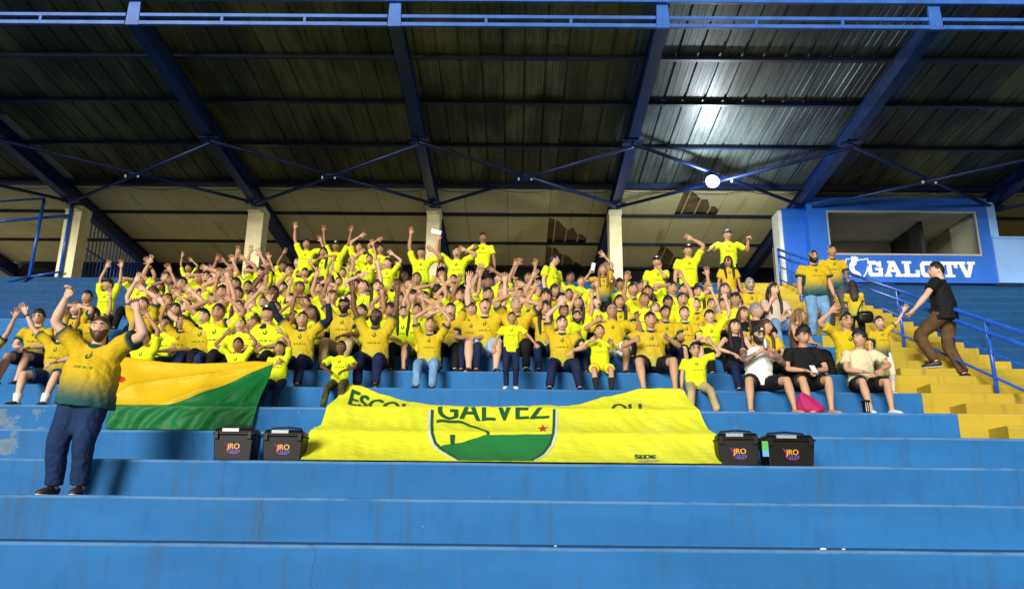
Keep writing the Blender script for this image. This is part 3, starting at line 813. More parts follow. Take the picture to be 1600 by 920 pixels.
TMP_SC = bpy.data.scenes.new('tmp_remesh')
def remesh(pb, voxel, smooth_it=4):
    """melt overlapping tubes into one continuous skin"""
    me = bpy.data.meshes.new('tmp'); me.from_pydata(pb.arr().tolist(), [], pb.F); me.update()
    o = bpy.data.objects.new('tmp', me); TMP_SC.collection.objects.link(o)
    md = o.modifiers.new('r', 'REMESH'); md.mode = 'VOXEL'; md.voxel_size = voxel
    if smooth_it:
        ms = o.modifiers.new('s', 'SMOOTH'); ms.factor = 0.5; ms.iterations = smooth_it
    with bpy.context.temp_override(scene=TMP_SC, view_layer=TMP_SC.view_layers[0]):
        dg = bpy.context.evaluated_depsgraph_get()
    out = bpy.data.meshes.new_from_object(o.evaluated_get(dg))
    n = len(out.vertices); co = np.empty(n * 3); out.vertices.foreach_get('co', co)
    nf = len(out.polygons); lt = np.empty(nf, int); out.polygons.foreach_get('loop_total', lt)
    vi = np.empty(len(out.loops), int); out.loops.foreach_get('vertex_index', vi)
    if nf and (lt == 4).all(): Fc = [tuple(r_) for r_ in vi.reshape(-1, 4).tolist()]
    else:
        Fc = []; k = 0
        for t_ in lt: Fc.append(tuple(vi[k:k + t_].tolist())); k += t_
    bpy.data.objects.remove(o); bpy.data.meshes.remove(me); bpy.data.meshes.remove(out)
    return co.reshape(-1, 3), Fc

def vec(*a): return np.array(a, float)
def unit(v): return v / (np.linalg.norm(v) + 1e-9)
def ik(a, t, la, lb, pole):
    d = t - a; L = np.linalg.norm(d); mx = (la + lb) * 0.985; mn = abs(la - lb) + 0.06
    if L > mx: t = a + d / L * mx; L = mx
    if L < mn: t = a + d / max(L, 1e-6) * mn; L = mn
    d = unit(t - a); x = (la * la - lb * lb + L * L) / (2 * L); h = math.sqrt(max(la * la - x * x, 0))
    p = pole - d * np.dot(pole, d); p = unit(p)
    return a + d * x + p * h, t
def rotm(yaw, pitch, roll=0.0):
    return np.array((Matrix.Rotation(yaw, 3, 'Z') @ Matrix.Rotation(pitch, 3, 'X') @ Matrix.Rotation(roll, 3, 'Y')))

def hand(pb, w, d, n, thumb_side, m=0, curl=0.15, spread=1.0, k=1.0):
    """palm and five fingers. w wrist, d finger direction, n palm normal, thumb_side = unit lateral vector toward the thumb"""
    d = unit(d); n = unit(n - d * np.dot(n, d)); l = unit(np.cross(d, n))
    if np.dot(l, thumb_side) < 0: l = -l
    P = [w - d * 0.02 * k, w + d * 0.015 * k, w + d * 0.045 * k, w + d * 0.085 * k, w + d * 0.10 * k]
    pb.tube(P, [(0.026 * k, 0.021 * k), (0.032 * k, 0.019 * k), (0.041 * k, 0.018 * k), (0.043 * k, 0.015 * k), (0.036 * k, 0.009 * k)], 10, m, True, up0=n)
    for off, ln, sp in ((0.031, 0.068, 0.20), (0.0105, 0.078, 0.06), (-0.0105, 0.072, -0.08), (-0.031, 0.056, -0.24)):
        b = w + (d * 0.088 + l * off) * k; dd = unit(d + l * sp * spread); pts = [b]; ang = curl * 0.6
        for q in (0.42, 0.33, 0.25):
            dd2 = unit(dd * math.cos(ang) + n * math.sin(ang)); pts.append(pts[-1] + dd2 * ln * q * k); ang += curl * 1.3
        pb.tube(pts, [0.0098 * k, 0.0095 * k, 0.0088 * k, 0.0068 * k], 6, m)
    b = w + (d * 0.030 + l * 0.030) * k; dd = unit(d * 0.75 + l * (0.45 + 0.5 * spread) + n * 0.25); e = b + dd * 0.036 * k
    pb.tube([b - dd * 0.012 * k, e, e + unit(dd + d * 0.5 + n * curl) * 0.030 * k], [0.013 * k, 0.0115 * k, 0.008 * k], 6, m)

def wrinkle(V, amt, sc, seed, z0=None):
    out = V.copy()
    for i, p in enumerate(V):
        q = (p[0] * sc + seed, p[1] * sc, p[2] * sc * 0.7)
        a = mnoise.noise_vector(q)
        out[i] += amt * np.array((a.x, a.y, a.z * 0.4))
    return out

def finish(name, V, Fc, mats, midx, parent, s, attrs=None, smooth=True):
    me = bpy.data.meshes.new(name); me.from_pydata((V * s).tolist(), [], Fc)
    for m in mats: me.materials.append(m)
    if midx is not None: me.polygons.foreach_set('material_index', midx)
    me.polygons.foreach_set('use_smooth', [smooth] * len(Fc))
    if attrs:
        for k, (ty, data) in attrs.items():
            a = me.attributes.new(k, ty, 'POINT')
            a.data.foreach_set('vector' if ty == 'FLOAT_VECTOR' else 'value', np.asarray(data, float).ravel())
    me.update()
    o = bpy.data.objects.new(name, me); COL.objects.link(o)
    if parent is not None: o.parent = parent
    return o

STATS = []; PEOPLE = []; AUTO = []
ORD = {4: 'lowest', 5: 'first', 6: 'second', 7: 'third', 8: 'fourth', 9: 'fifth', 10: 'sixth', 11: 'seventh', 12: 'eighth', 13: 'ninth', 14: 'tenth'}
def person(row, post, hx, hy, Lh, Rh, shirt='neon', bottom='black', hair='short', hc='black', skin=1, sex='m', turn=0.0, look=(0, 0), mouth=None,
           fat=0.0, lean=0.06, tilt=0.0, legs='long', shoes='dark', label=None, base=None, curl=None, glasses=False, beard=False, sleeve='short', feet=None,
           hero=False, s_force=None, hold=None, sock=None, band=False, spread=0.0, sleeve_mat=None, tattoo=False, hand_depth=None, strapless=False, knee_out=0.0, fist=False, seat=0.06, eyes=None, short=None):
    seed = int(hx * 7 + hy * 13) & 0xffff; rg = random.Random(seed)
    H0 = 1.575 if post == 'u' else 0.757
    for _try in range(4):
        D = base[1] if base else (row_d(row) + (0.46 if post == 'u' else seat))
        Zb = base[2] if base else row_z(row)
        hp = at(hx, hy, D - (0.02 if post == 'u' else 0.05))
        s = s_force or (hp.z - Zb) / H0
        if base or hero or s < 1.16: break
        row += 1
    sc_ = min(max(s, 0.66), 1.13)
    if abs(sc_ - s) > 0.02: STATS.append((row, post, hx, hy, round(s, 2)))
    s = sc_
    kid = s < 0.86; hs = 1.06 + max(0.0, (0.98 - s)) * 0.55         # children have relatively larger heads
    X = hp.x
    rz = R(turn)
    org = vec(X, D, Zb); RM = np.array(Matrix.Rotation(rz, 3, 'Z')); RI = RM.T
    def loc(p): return RI @ (np.array(p, float) - org) / s
    fem = sex == 'f'; shw = (0.170 if fem else 0.198) * (0.95 if kid else 1.0) + fat * 0.03
    Pz = 0.925 if post == 'u' else 0.115
    P = vec(0, 0, Pz); dirv = unit(vec(tilt, -lean, 1.0))
    def T(h): return P + dirv * h
    neck = T(0.515); headc = T(0.652) + vec(0, -0.03, 0)
    # ---- arms
    arms = []
    sides = {'L': -1, 'R': 1} if abs(turn) <= 90 else {'L': 1, 'R': -1}
    for key, hd in (('L', Lh), ('R', Rh)):
        sd = sides[key]; img = -1 if key == 'L' else 1
        S = T(0.455) + vec(sd * shw, 0, 0)
        pole = vec(sd * 0.9, 0.35, -0.6); nrm = vec(0, -1, 0)
        if isinstance(hd, tuple):
            dd = hand_depth if hand_depth is not None else 0.14
            tgt = loc(at(hd[0], hd[1], D - dd * s))
            if len(hd) > 2: tgt[1] += hd[2]
        elif hd == 'lap':
            tgt = vec(sd * 0.07, -0.29 - 0.04 * rg.random(), Pz + 0.13); pole = vec(sd * 1.0, 0.5, -0.4); nrm = vec(0, 0, -1)
        elif hd == 'knee':
            tgt = vec(sd * 0.15, -0.34, Pz + 0.16); pole = vec(sd * 1.0, 0.3, 0.0); nrm = vec(0, 0, -1)
        elif hd == 'hug':
            tgt = vec(-sd * 0.06, -0.22, Pz + 0.22); pole = vec(sd * 1.0, 0.2, -0.6); nrm = vec(0, 1, 0)
        elif hd == 'down':
            tgt = S + vec(sd * 0.09, -0.06, -0.54); pole = vec(sd * 0.3, 1, 0); nrm = vec(-sd, 0, 0)
        else:   # 'up'
            tgt = S + vec(sd * (0.02 + 0.16 * rg.random()), -0.12 - 0.1 * rg.random(), 0.40 + 0.12 * rg.random())
        up = tgt[2] > S[2] + 0.12
        if up:
            S = S + vec(-sd * 0.015, 0, 0.045); pole = vec(sd * 1.0, -0.25, -0.25)
        E_, W_ = ik(S, tgt, 0.29, 0.255, pole)
        arms.append((sd, S, E_, W_, up, hd, nrm))
    # ---- legs
    lg = []
    for i, sd in enumerate((-1, 1)):
        hip = P + vec(sd * 0.092, 0, -0.01)
        if post == 'u':
            ft = vec(sd * 0.115, 0.0, 0.085) if feet is None else np.array(feet[i], float)
            kn, an = ik(hip, ft, 0.435, 0.425, vec(sd * 0.15, -1, 0))
        else:
            drop = STEP_H / s
            fy = -0.52 - 0.06 * rg.random() if feet is None else feet[i][1]
            fx = sd * (0.13 + spread) + 0.03 * (rg.random() - 0.5) if feet is None else feet[i][0]
            ft = vec(fx, fy, -drop + 0.085)
            kn, an = ik(hip, ft, 0.43, 0.425, vec(sd * (0.12 + knee_out), -1, 0.55))
        lg.append((sd, hip, kn, an))
    # ---- body mesh (head, neck, trunk, arms with hands, legs): one object
    b = PB()
    HR = rotm(R(look[0]), R(look[1]), 0.0)
    def hd_(V): return (np.asarray(V) * hs) @ HR.T + headc
    b.add(hd_(HEAD_V), HEAD_F, 0)
    for sd in (-1, 1):
        V, Fc = ellipsoid((sd * 0.076, 0.008, -0.008), (0.010, 0.020, 0.031)); b.add(hd_(V), Fc, 0)
        V, Fc = ellipsoid((sd * 0.031, EYE_Y + 0.0005, 0.008), (0.0165, 0.0065, 0.0085)); b.add(hd_(V), Fc, 1)
        V, Fc = ellipsoid((sd * 0.031, EYE_Y - 0.004, 0.008), (0.0092, 0.0035, 0.0086), 8, 4); b.add(hd_(V), Fc, 2)
        V, Fc = tube_np([(sd * 0.013, BROW_Y - 0.006, 0.030), (sd * 0.033, BROW_Y - 0.003, 0.036), (sd * 0.052, BROW_Y + 0.012, 0.029)], [(0.004, 0.0058), (0.004, 0.0062), (0.002, 0.003)], 6)
        b.add(hd_(V), Fc, 3)
    mo = mouth if mouth is not None else rg.choice([0, 0, 1, 1, 2])
    if mo == 0:
        V, Fc = tube_np([(-0.026, MOUTH_YS + 0.003, -0.062), (0, MOUTH_Y - 0.002, -0.064), (0.026, MOUTH_YS + 0.003, -0.062)], [(0.004, 0.004), (0.006, 0.0085), (0.004, 0.004)], 6); b.add(hd_(V), Fc, 4)
    elif mo == 1:   # smile with teeth
        V, Fc = ellipsoid((0, MOUTH_Y + 0.004, -0.062), (0.027, 0.008, 0.0095)); b.add(hd_(V), Fc, 4)
        V, Fc = ellipsoid((0, MOUTH_Y + 0.0030, -0.0615), (0.020, 0.0075, 0.0038)); b.add(hd_(V), Fc, 6)
    else:           # shouting
        V, Fc = ellipsoid((0, MOUTH_Y + 0.004, -0.066), (0.022, 0.009, 0.018)); b.add(hd_(V), Fc, 5)
        V, Fc = ellipsoid((0, MOUTH_Y + 0.000, -0.053), (0.015, 0.006, 0.004)); b.add(hd_(V), Fc, 6)
    trunk = PB()
    nr = 0.050 if fem or kid else 0.060
    trunk.tube([T(0.44), neck, headc + vec(0, 0.018, -0.075), headc + vec(0, 0.02, -0.02)], [(nr * 1.7, nr * 1.4), (nr * 1.05, nr * 1.05), (nr, nr), (nr * 0.9, nr * 0.9)], 12)
    trunk.tube([T(-0.05), T(0.10), T(0.30), T(0.42), T(0.475)], [(0.14, 0.10), (0.135, 0.095), (0.15, 0.10), (shw * 0.9, 0.085), (shw * 0.5, 0.06)], 14, up0=(0, 1, 0))
    am = 7 if tattoo else 0
    for (sd, S, E_, W_, up, hd, nrm) in arms:
        k = 0.96 + fat * 0.26; k *= 0.86 if fem else (0.86 if kid else 1.0)
        m1 = S * 0.5 + E_ * 0.5; m2 = E_ * 0.62 + W_ * 0.38
        trunk.tube([S + unit(S - E_) * 0.03, S * 0.8 + E_ * 0.2, m1, E_ * 0.92 + S * 0.08, E_ * 0.95 + W_ * 0.05, m2, W_ * 0.85 + E_ * 0.15, W_ + unit(W_ - E_) * 0.015],
                   [0.044 * k, 0.053 * k, 0.047 * k, 0.040 * k, 0.041 * k, 0.042 * k, 0.029 * k, 0.025 * k], 10)
    for (sd, hip, kn, an) in lg:
        k = (1.0 + fat * 0.35) * (0.92 if kid else 1.0)
        if legs in ('bare', 'short'):
            trunk.tube([hip, hip * 0.5 + kn * 0.5, kn * 0.9 + hip * 0.1, kn, kn * 0.9 + an * 0.1 , kn * 0.65 + an * 0.35, kn * 0.25 + an * 0.75, an, an + vec(0, 0, -0.03)],
                       [0.085 * k, 0.076 * k, 0.058 * k, 0.056 * k, 0.054 * k, 0.058 * k, 0.038 * k, 0.033 * k, 0.034 * k], 10)
        else:
            trunk.tube([kn * 0.2 + an * 0.8, an, an + vec(0, 0, -0.03)], [0.036 * k, 0.033 * k, 0.034 * k], 8)
    if hero:
        V, Fc = remesh(trunk, 0.014, 2); b.add(V, Fc, 0)
        if tattoo:   # inked arms follow the arm axis
            base_i = len(b.M) - len(Fc)
            for fi, f in enumerate(Fc):
                c = V[list(f)].mean(0)
                for (sd, S, E_, W_, *_r) in arms:
                    for (p0, p1) in ((S * 0.7 + E_ * 0.3, E_), (E_, W_)):
                        ax = p1 - p0; tt = np.clip(np.dot(c - p0, ax) / np.dot(ax, ax), 0, 1)
                        if np.linalg.norm(c - p0 - ax * tt) < 0.065 and abs(c[0]) > 0.12: b.M[base_i + fi] = 7
    else:
        b.add(trunk.arr(), trunk.F, 0)
    for (sd, S, E_, W_, up, hd, nrm) in arms:
        fd = unit(W_ - E_)
        if not up and hd in ('lap', 'knee'): fd = unit(fd * 0.5 + vec(-sd * 0.15, -0.5, -0.25))
        cu = curl if curl is not None else (rg.uniform(0.05, 0.35) if up else 0.55)
        if hold and hold[0] == ('L' if sd == sides['L'] else 'R'): cu = 0.75
        if fist: cu = 1.05
        n_ = nrm if not up else unit(vec(rg.uniform(-.3, .3), -1, 0.0))
        hand(b, W_, fd, RI @ n_ if up else n_, vec(-sd, 0, 0) if up or nrm[2] < 0 else vec(0, -1, 0), 0, cu, rg.uniform(0.7, 1.3) if up else 0.5, (1.06 if not kid else 1.1))
        if band:
            b.tube([W_ - fd * 0.045, W_ - fd * 0.025], [0.033, 0.033], 10, 2)
    mats = [SKIN[skin], M_EYEW, M_EYED, HAIR[hc if hc != 'fair' else 'brown'], M_LIP, M_MOUTH, M_TEETH, M_TATTOO]
    body = finish('person', b.arr(), b.F, mats, b.M, None, s)
    body.location = org; body.rotation_euler = (0, 0, rz)
    # ---- hair, cap, beard, glasses
    hb = PB()
    rough_ = {'short': 0.011, 'curly': 0.020, 'fade': 0.002, 'long': 0.004, 'bun': 0.003, 'bowl': 0.004}.get(hair, 0.004)
    thick = {'short': 1.07, 'curly': 1.22, 'fade': 1.035, 'long': 1.11, 'bun': 1.07, 'bowl': 1.13, 'cap': 1.045, 'bald': 1.0}.get(hair, 1.08)
    if hair != 'bald':
        def hairfn(th, ph):
            x, y, z = head_surface(th, ph)
            a = np.abs((ph + np.pi) % (2 * np.pi) - np.pi)           # 0 front .. pi back
            line = np.where(a < 0.9, (0.052 - 0.010 * np.abs(np.sin(a * 2.4)) if hair != 'bowl' else 0.034), np.where(a < 1.7, 0.044 - np.clip((a - 0.9) / 0.35, 0, 1) * 0.050, -0.006 - np.clip((a - 1.7) / 0.8, 0, 1) * (0.05 if hair not in ('long',) else 0.10)))
            jit = (0.006 * np.sin(ph * 9 + seed) + 0.006 * np.sin(ph * 23 + seed * 1.3) + 0.005 * np.sin(ph * 4 + seed * .7)) * (1 if hair != 'fade' else 0.3)
            inn = 1 / (1 + np.exp(-(z - line - jit) / 0.0045)); grow = 0.25 + 0.75 * np.clip((z - line) / 0.04, 0, 1)
            nz = np.sin(ph * 13 + seed) * np.sin(th * 17 + seed * .3) * rough_ + np.sin(ph * 29 + 1.7 * seed) * np.sin(th * 31) * rough_ * 0.7
            k = (0.94 + inn * (1.015 - 0.94 + (thick - 1.015) * grow)) + inn * nz * 6 * (0.6 if hair != 'curly' else 0.9)
            return x * k, y * k + 0.002, z * k * (1 + 0.03 * inn)
        V, Fc = grid_sphere(hairfn, 26, 22); hb.add(hd_(V), Fc, 0)
        if hair == 'bun':
            V, Fc = ellipsoid((0, 0.105, 0.02), (0.04, 0.04, 0.04), 10, 8); hb.add(hd_(V), Fc, 0)
        if hair == 'long':
            # mass of hair falling behind and over the shoulders
            bk = [hd_([(0, 0.045, 0.05)])[0], hd_([(0, 0.085, -0.04)])[0], neck + vec(0, 0.10, -0.02), T(0.36) + vec(0, 0.125, 0), T(0.24) + vec(0, 0.12, 0)]
            hb.tube(bk, [(0.075, 0.05), (0.088, 0.045), (0.095, 0.040), (0.095, 0.03), (0.05, 0.015)], 12, 0, True, up0=(0, 1, 0))
            for sd in (-1, 1):
                lk = [hd_([(sd * 0.055, 0.0, 0.07)])[0], hd_([(sd * 0.083, -0.010, 0.0)])[0], hd_([(sd * 0.088, -0.012, -0.08)])[0], T(0.43) + vec(sd * 0.095, -0.085, 0), T(0.31) + vec(sd * 0.085, -0.125, 0), T(0.22) + vec(sd * 0.08, -0.125, 0)]
                hb.tube(lk, [(0.024, 0.03), (0.024, 0.038), (0.026, 0.036), (0.030, 0.026), (0.028, 0.018), (0.010, 0.008)], 8, 0)
        finish('hair', hb.arr(), hb.F, [HAIR[hc]], None, body, s)
    if hair == 'cap' or hold == 'cap':
        cp = PB()
        def capfn(th, ph):
            x, y, z = head_surface(th, ph)
            inn = 1 / (1 + np.exp(-(z - 0.043) / 0.004)); k = 0.93 + inn * 0.19
            return x * k, y * k, z * k * (1 + 0.04 * inn)
        V, Fc = grid_sphere(capfn, 24, 22); cp.add(hd_(V), Fc, 0)
        bs = 1 if eyes == 'backcap' else -1
        pts = []; nn = 11
        for i in range(nn):
            a = (i / (nn - 1) - 0.5) * 2.2
            xi, yi = 0.080 * math.sin(a), bs * 0.092 * math.cos(a); k = 1 + 0.72 * math.cos(a) ** 1.5 * (1 if bs < 0 else 0.25)
            pts.append((xi, yi, 0.050)); pts.append((xi * 1.02, yi * k, 0.040 - 0.012 * abs(math.sin(a))))
        V = np.array(pts + [(p_[0], p_[1], p_[2] + 0.006) for p_ in pts]); n2 = len(pts); Fc = []
        for i in range(nn - 1):
            a0 = 2 * i; Fc += [(a0, a0 + 1, a0 + 3, a0 + 2), (n2 + a0, n2 + a0 + 2, n2 + a0 + 3, n2 + a0 + 1), (a0 + 1, n2 + a0 + 1, n2 + a0 + 3, a0 + 3)]
        cp.add(hd_(V), Fc, 0)
        if seed % 3 == 0:
            V, Fc = ellipsoid((0, -0.104, 0.078), (0.024, 0.010, 0.016)); cp.add(hd_(V), Fc, 1)
        finish('cap', cp.arr(), cp.F, [M_CAP, M_WHITE], cp.M, body, s)
    if beard:
        def beardfn(th, ph):
            x, y, z = head_surface(th, ph)
            a = np.abs((ph + np.pi) % (2 * np.pi) - np.pi)
            top = np.where(a < 0.45, -0.040, -0.030 + np.clip((a - 0.45) / 0.8, 0, 1) * 0.035)
            inn = (1 / (1 + np.exp((z - top) / 0.004))) * (1 / (1 + np.exp((a - 1.55) / 0.08)))
            mouth_ = np.exp(-(x / 0.024) ** 4 - ((z + 0.063) / 0.011) ** 4) * (a < 0.6)
            k = 0.95 + inn * 0.115 * (1 - mouth_)
            return x * k, y * k, z * (0.95 + inn * 0.14 * (1 - mouth_))
        V, Fc = grid_sphere(beardfn, 28, 24); q = PB(); q.add(hd_(V), Fc, 0)
        finish('beard', q.arr(), q.F, [HAIR[hc]], None, body, s)
    if glasses:
        q = PB()
        for sd in (-1, 1):
            c = vec(sd * 0.032, EYE_Y - 0.016, 0.006); ring = [c + vec(0.024 * math.cos(a), 0, 0.018 * math.sin(a)) for a in np.linspace(0, 2 * math.pi, 13)]
            q.add(hd_(tube_np(ring, [0.0028] * 13, 5, False)[0]), tube_np(ring, [0.0028] * 13, 5, False)[1], 0)
            if glasses == 'sun':
                V, Fc = ellipsoid(c, (0.024, 0.003, 0.018), 10, 6); q.add(hd_(V), Fc, 0)
            V, Fc = tube_np([c + vec(sd * 0.024, 0, 0.004), vec(sd * 0.078, -0.03, 0.008), vec(sd * 0.080, 0.01, 0.006)], [0.0025] * 3, 5); q.add(hd_(V), Fc, 0)
        V, Fc = tube_np([vec(-0.009, EYE_Y - 0.017, 0.009), vec(0.009, EYE_Y - 0.017, 0.009)], [0.0025] * 2, 5); q.add(hd_(V), Fc, 0)
        finish('glasses', q.arr(), q.F, [M_PHONE], None, body, s)
    # ---- shirt
    sh = PB(); hem = -0.10 if post == 'u' else -0.035
    fw = 1 + fat * 0.42; bw = 1 + fat * 0.75; cw = 0.90 if fem else 1.0; cw *= 0.92 if kid else 1.0
    wst = 0.145 if fem else 0.160
    sh.tube([T(hem), T(0.05), T(0.16), T(0.30) + vec(0, -0.01, 0), T(0.40), T(0.462), T(0.505)],
            [(0.196 * cw * fw, 0.138 * bw), (0.186 * cw * fw, 0.136 * bw), (wst * 1.13 * fw, 0.130 * bw), (0.182 * cw * fw, 0.128 * (1 + fat * 0.4)), (shw * 0.98, 0.108), (shw * 0.68, 0.082), (nr * 1.42, nr * 1.40)], 18, up0=(0, 1, 0))
    if sleeve != 'none':
        for (sd, S, E_, W_, up, hd, nrm) in arms:
            k = (1 + fat * 0.30) * (0.92 if fem or kid else 1.0); e = S * 0.34 + E_ * 0.66
            root = T(0.40) + vec(sd * shw * 0.62, 0, 0)
            sh.tube([root, S * 0.92 + E_ * 0.08, S * 0.6 + E_ * 0.4, e], [0.080 * k, 0.074 * k, 0.074 * k, 0.080 * k], 12)
    V, Fc = remesh(sh, 0.018 if hero else 0.0235, 4 if hero else 3)
    V = wrinkle(V, 0.008, 6.0, seed % 97); V = wrinkle(V, 0.004, 24.0, seed % 53)
    cr = np.array([mnoise.noise((p_[0] * 20 + seed % 31 + p_[2] * 7, p_[1] * 9, p_[2] * 5.0)) + 0.8 * mnoise.noise((p_[0] * 6, p_[1] * 6, p_[2] * 26 + abs(p_[0]) * 22 + seed % 17)) for p_ in V])
    ctr = P + np.outer((V - P) @ dirv, dirv); rad_ = V - ctr; rad_ /= np.linalg.norm(rad_, axis=1, keepdims=True) + 1e-6
    V = V + rad_ * (0.013 * cr)[:, None]
    h = (V - P) @ dirv; axis = P + np.outer(h, dirv); lat = V[:, 0] - axis[:, 0]; frn = -(V[:, 1] - axis[:, 1]) / 0.12
    slv = np.zeros(len(V))
    for (sd, S, E_, W_, *_r) in arms:
        ax = E_ - S; tt = (V - S) @ ax / np.dot(ax, ax); dist = np.linalg.norm(V - S - np.outer(np.clip(tt, 0, 1), ax), axis=1)
        ok = (tt > 0.12) & (dist < 0.13) & (np.abs(lat) > shw * 0.75); slv = np.where(ok, np.maximum(slv, tt / 0.66), slv)
    h = np.where(slv > 0.05, np.maximum(h, 0.34), h)
    finish('shirt', V, Fc, [SHIRT[shirt]], None, body, s, {'garment': ('FLOAT_VECTOR', np.stack([lat, h, slv], 1)), 'front': ('FLOAT', np.where(slv > 0.1, 0, frn))})
    if sleeve == 'long':
        q = PB()
        for (sd, S, E_, W_, *_r) in arms:
            q.tube([S * 0.5 + E_ * 0.5, E_ * 0.93 + S * 0.07, E_ * 0.94 + W_ * 0.06, E_ * 0.4 + W_ * 0.6, W_ * 0.97 + E_ * 0.03], [0.062, 0.056, 0.056, 0.048, 0.038], 10)
        finish('undershirt_sleeves', q.arr(), q.F, [sleeve_mat or SHIRT['navy']], None, body, s)
    # ---- trousers or shorts
    q = PB(); k = (1 + fat * 0.38) * (0.94 if kid else 1.0)
    q.tube([P + vec(0, 0.0, -0.09 if post == 'u' else -0.085), P + vec(0, 0, -0.03), P + dirv * 0.06, P + dirv * 0.11], [(0.145 * k, 0.105 * k), (0.172 * k, 0.125 * k), (0.165 * k, 0.118 * k), (0.155 * k, 0.11 * k)], 14, up0=(0, 1, 0))
    for (sd, hip, kn, an) in lg:
        if legs == 'long':
            q.tube([hip, hip * 0.5 + kn * 0.5, kn * 0.94 + hip * 0.06, kn * 0.94 + an * 0.06, kn * 0.5 + an * 0.5, an * 0.96 + kn * 0.04], [0.105 * k, 0.092 * k, 0.076 * k, 0.075 * k, 0.066 * k, 0.062 * k], 12)
        elif legs == 'bare':
            e = hip * 0.22 + kn * 0.78
            q.tube([hip, hip * 0.6 + kn * 0.4, e], [0.108 * k, 0.104 * k, 0.106 * k], 12)
        else:
            e = hip * 0.55 + kn * 0.45; q.tube([hip, e], [0.106 * k, 0.104 * k], 12)
    if row <= 7 or post == 'u' or hero:
        V, Fc = remesh(q, 0.020 if hero else 0.025, 3); V = wrinkle(V, 0.009, 8.0, seed % 71); V = wrinkle(V, 0.007, 24.0, seed % 41)
    else: V, Fc = q.arr(), q.F
    finish('trousers' if legs == 'long' else 'shorts', V, Fc, [BOTTOM[bottom]], None, body, s)
    # ---- shoes and socks
    if shoes:
        sm = {'dark': M_SHOEB, 'white': M_SHOEW, 'brown': M_SHOEBR}[shoes] if shoes != 'none' else SKIN[skin]
        for (sd, hip, kn, an) in lg:
            q = PB(); f = unit(vec(sd * 0.22, -1, 0)); z0 = an[2] - 0.085; c = lambda y_, z_: vec(an[0], an[1], z0) + f * y_ + vec(0, 0, z_)
            kk = 0.8 if shoes == 'none' else 1.0
            q.tube([c(-0.065, 0.036), c(-0.05, 0.045), c(0.0, 0.052 * kk + 0.01), c(0.06, 0.045 * kk), c(0.13, 0.034 * kk), c(0.175, 0.026 * kk), c(0.19, 0.022 * kk)],
                   [(0.020, 0.026), (0.036, 0.040), (0.040, 0.050 * kk), (0.042, 0.042 * kk), (0.046, 0.032 * kk), (0.036, 0.022 * kk), (0.012, 0.010)], 10, up0=(0, 0, 1))
            if shoes != 'none':
                q.tube([c(-0.07, 0.009), c(-0.05, 0.009), c(0.13, 0.009), c(0.18, 0.009), c(0.195, 0.009)], [(0.025, 0.009), (0.040, 0.009), (0.049, 0.009), (0.036, 0.009), (0.015, 0.009)], 8, 1, True, up0=(0, 0, 1))
            finish('shoe' if shoes != 'none' else 'foot', q.arr(), q.F, [sm, M_SOLE], q.M, body, s)
            if sock:
                q = PB(); hi = 0.30 if sock == 'long' else 0.16; e = an + unit(kn - an) * hi * 0.75
                q.tube([an + vec(0, 0, -0.03), an, an * 0.4 + e * 0.6, e], [0.042, 0.042, 0.058, 0.062], 12); finish('sock', q.arr(), q.F, [M_SOCKB if sock in ('long', 'black') else M_SOCKW], None, body, s)
    tag(body, None, 'person', 'supporters on the terrace', 'thing')
    # ---- label
    PEOPLE.append((body, row, vec(X, D, Zb), short))
    if not label:
        what = {'neon': 'neon yellow shirt', 'gold': 'gold-green shirt', 'goldy': 'pale gold shirt', 'polo': 'yellow polo shirt'}.get(shirt, shirt + ' top')
        ups = sum(1 for a in arms if a[4])
        pose = {0: 'hands low', 1: 'one arm raised', 2: 'both arms raised'}[ups]
        hh = {'cap': 'in a cap', 'long': 'with long %s hair' % hc, 'curly': 'with curly hair', 'bowl': 'with fringe haircut', 'bald': 'with shaved head', 'fade': 'with cropped hair', 'bun': 'with tied-back hair'}.get(hair, 'with short hair')
        ext = 'bearded ' if beard else ('spectacled ' if glasses else '')
        sh_ = {'neon': 'neon-shirted', 'gold': 'gold-green-shirted', 'goldy': 'gold-shirted', 'polo': 'yellow-shirted'}.get(shirt, shirt + '-shirted')
        label = ('AUTO', '%s%s person %s, %s, %s' % (ext, sh_, hh, {0: 'hands low', 1: 'one arm raised', 2: 'arms raised'}[ups], 'standing' if post == 'u' else 'seated'))
    if isinstance(label, tuple): AUTO.append((body, row, vec(X, D, Zb), label[1]))
    else: body['label'] = label
    return body, dict(org=org, s=s, RM=RM, arms=arms, headc=headc, T=T, P=P, lg=lg, loc=loc, sides=sides)
M_CAP = mat('black_cap', (0.010, 0.010, 0.012), 0.7, 0, 10, 0.2)
def wpos(info, p): return info['org'] + info['RM'] @ (np.asarray(p) * info['s'])
def handpos(info, key, out=0.09):
    for (sd, S, E_, W_, *_r) in info['arms']:
        if sd == info['sides'][key]: return wpos(info, W_ + unit(W_ - E_) * out)
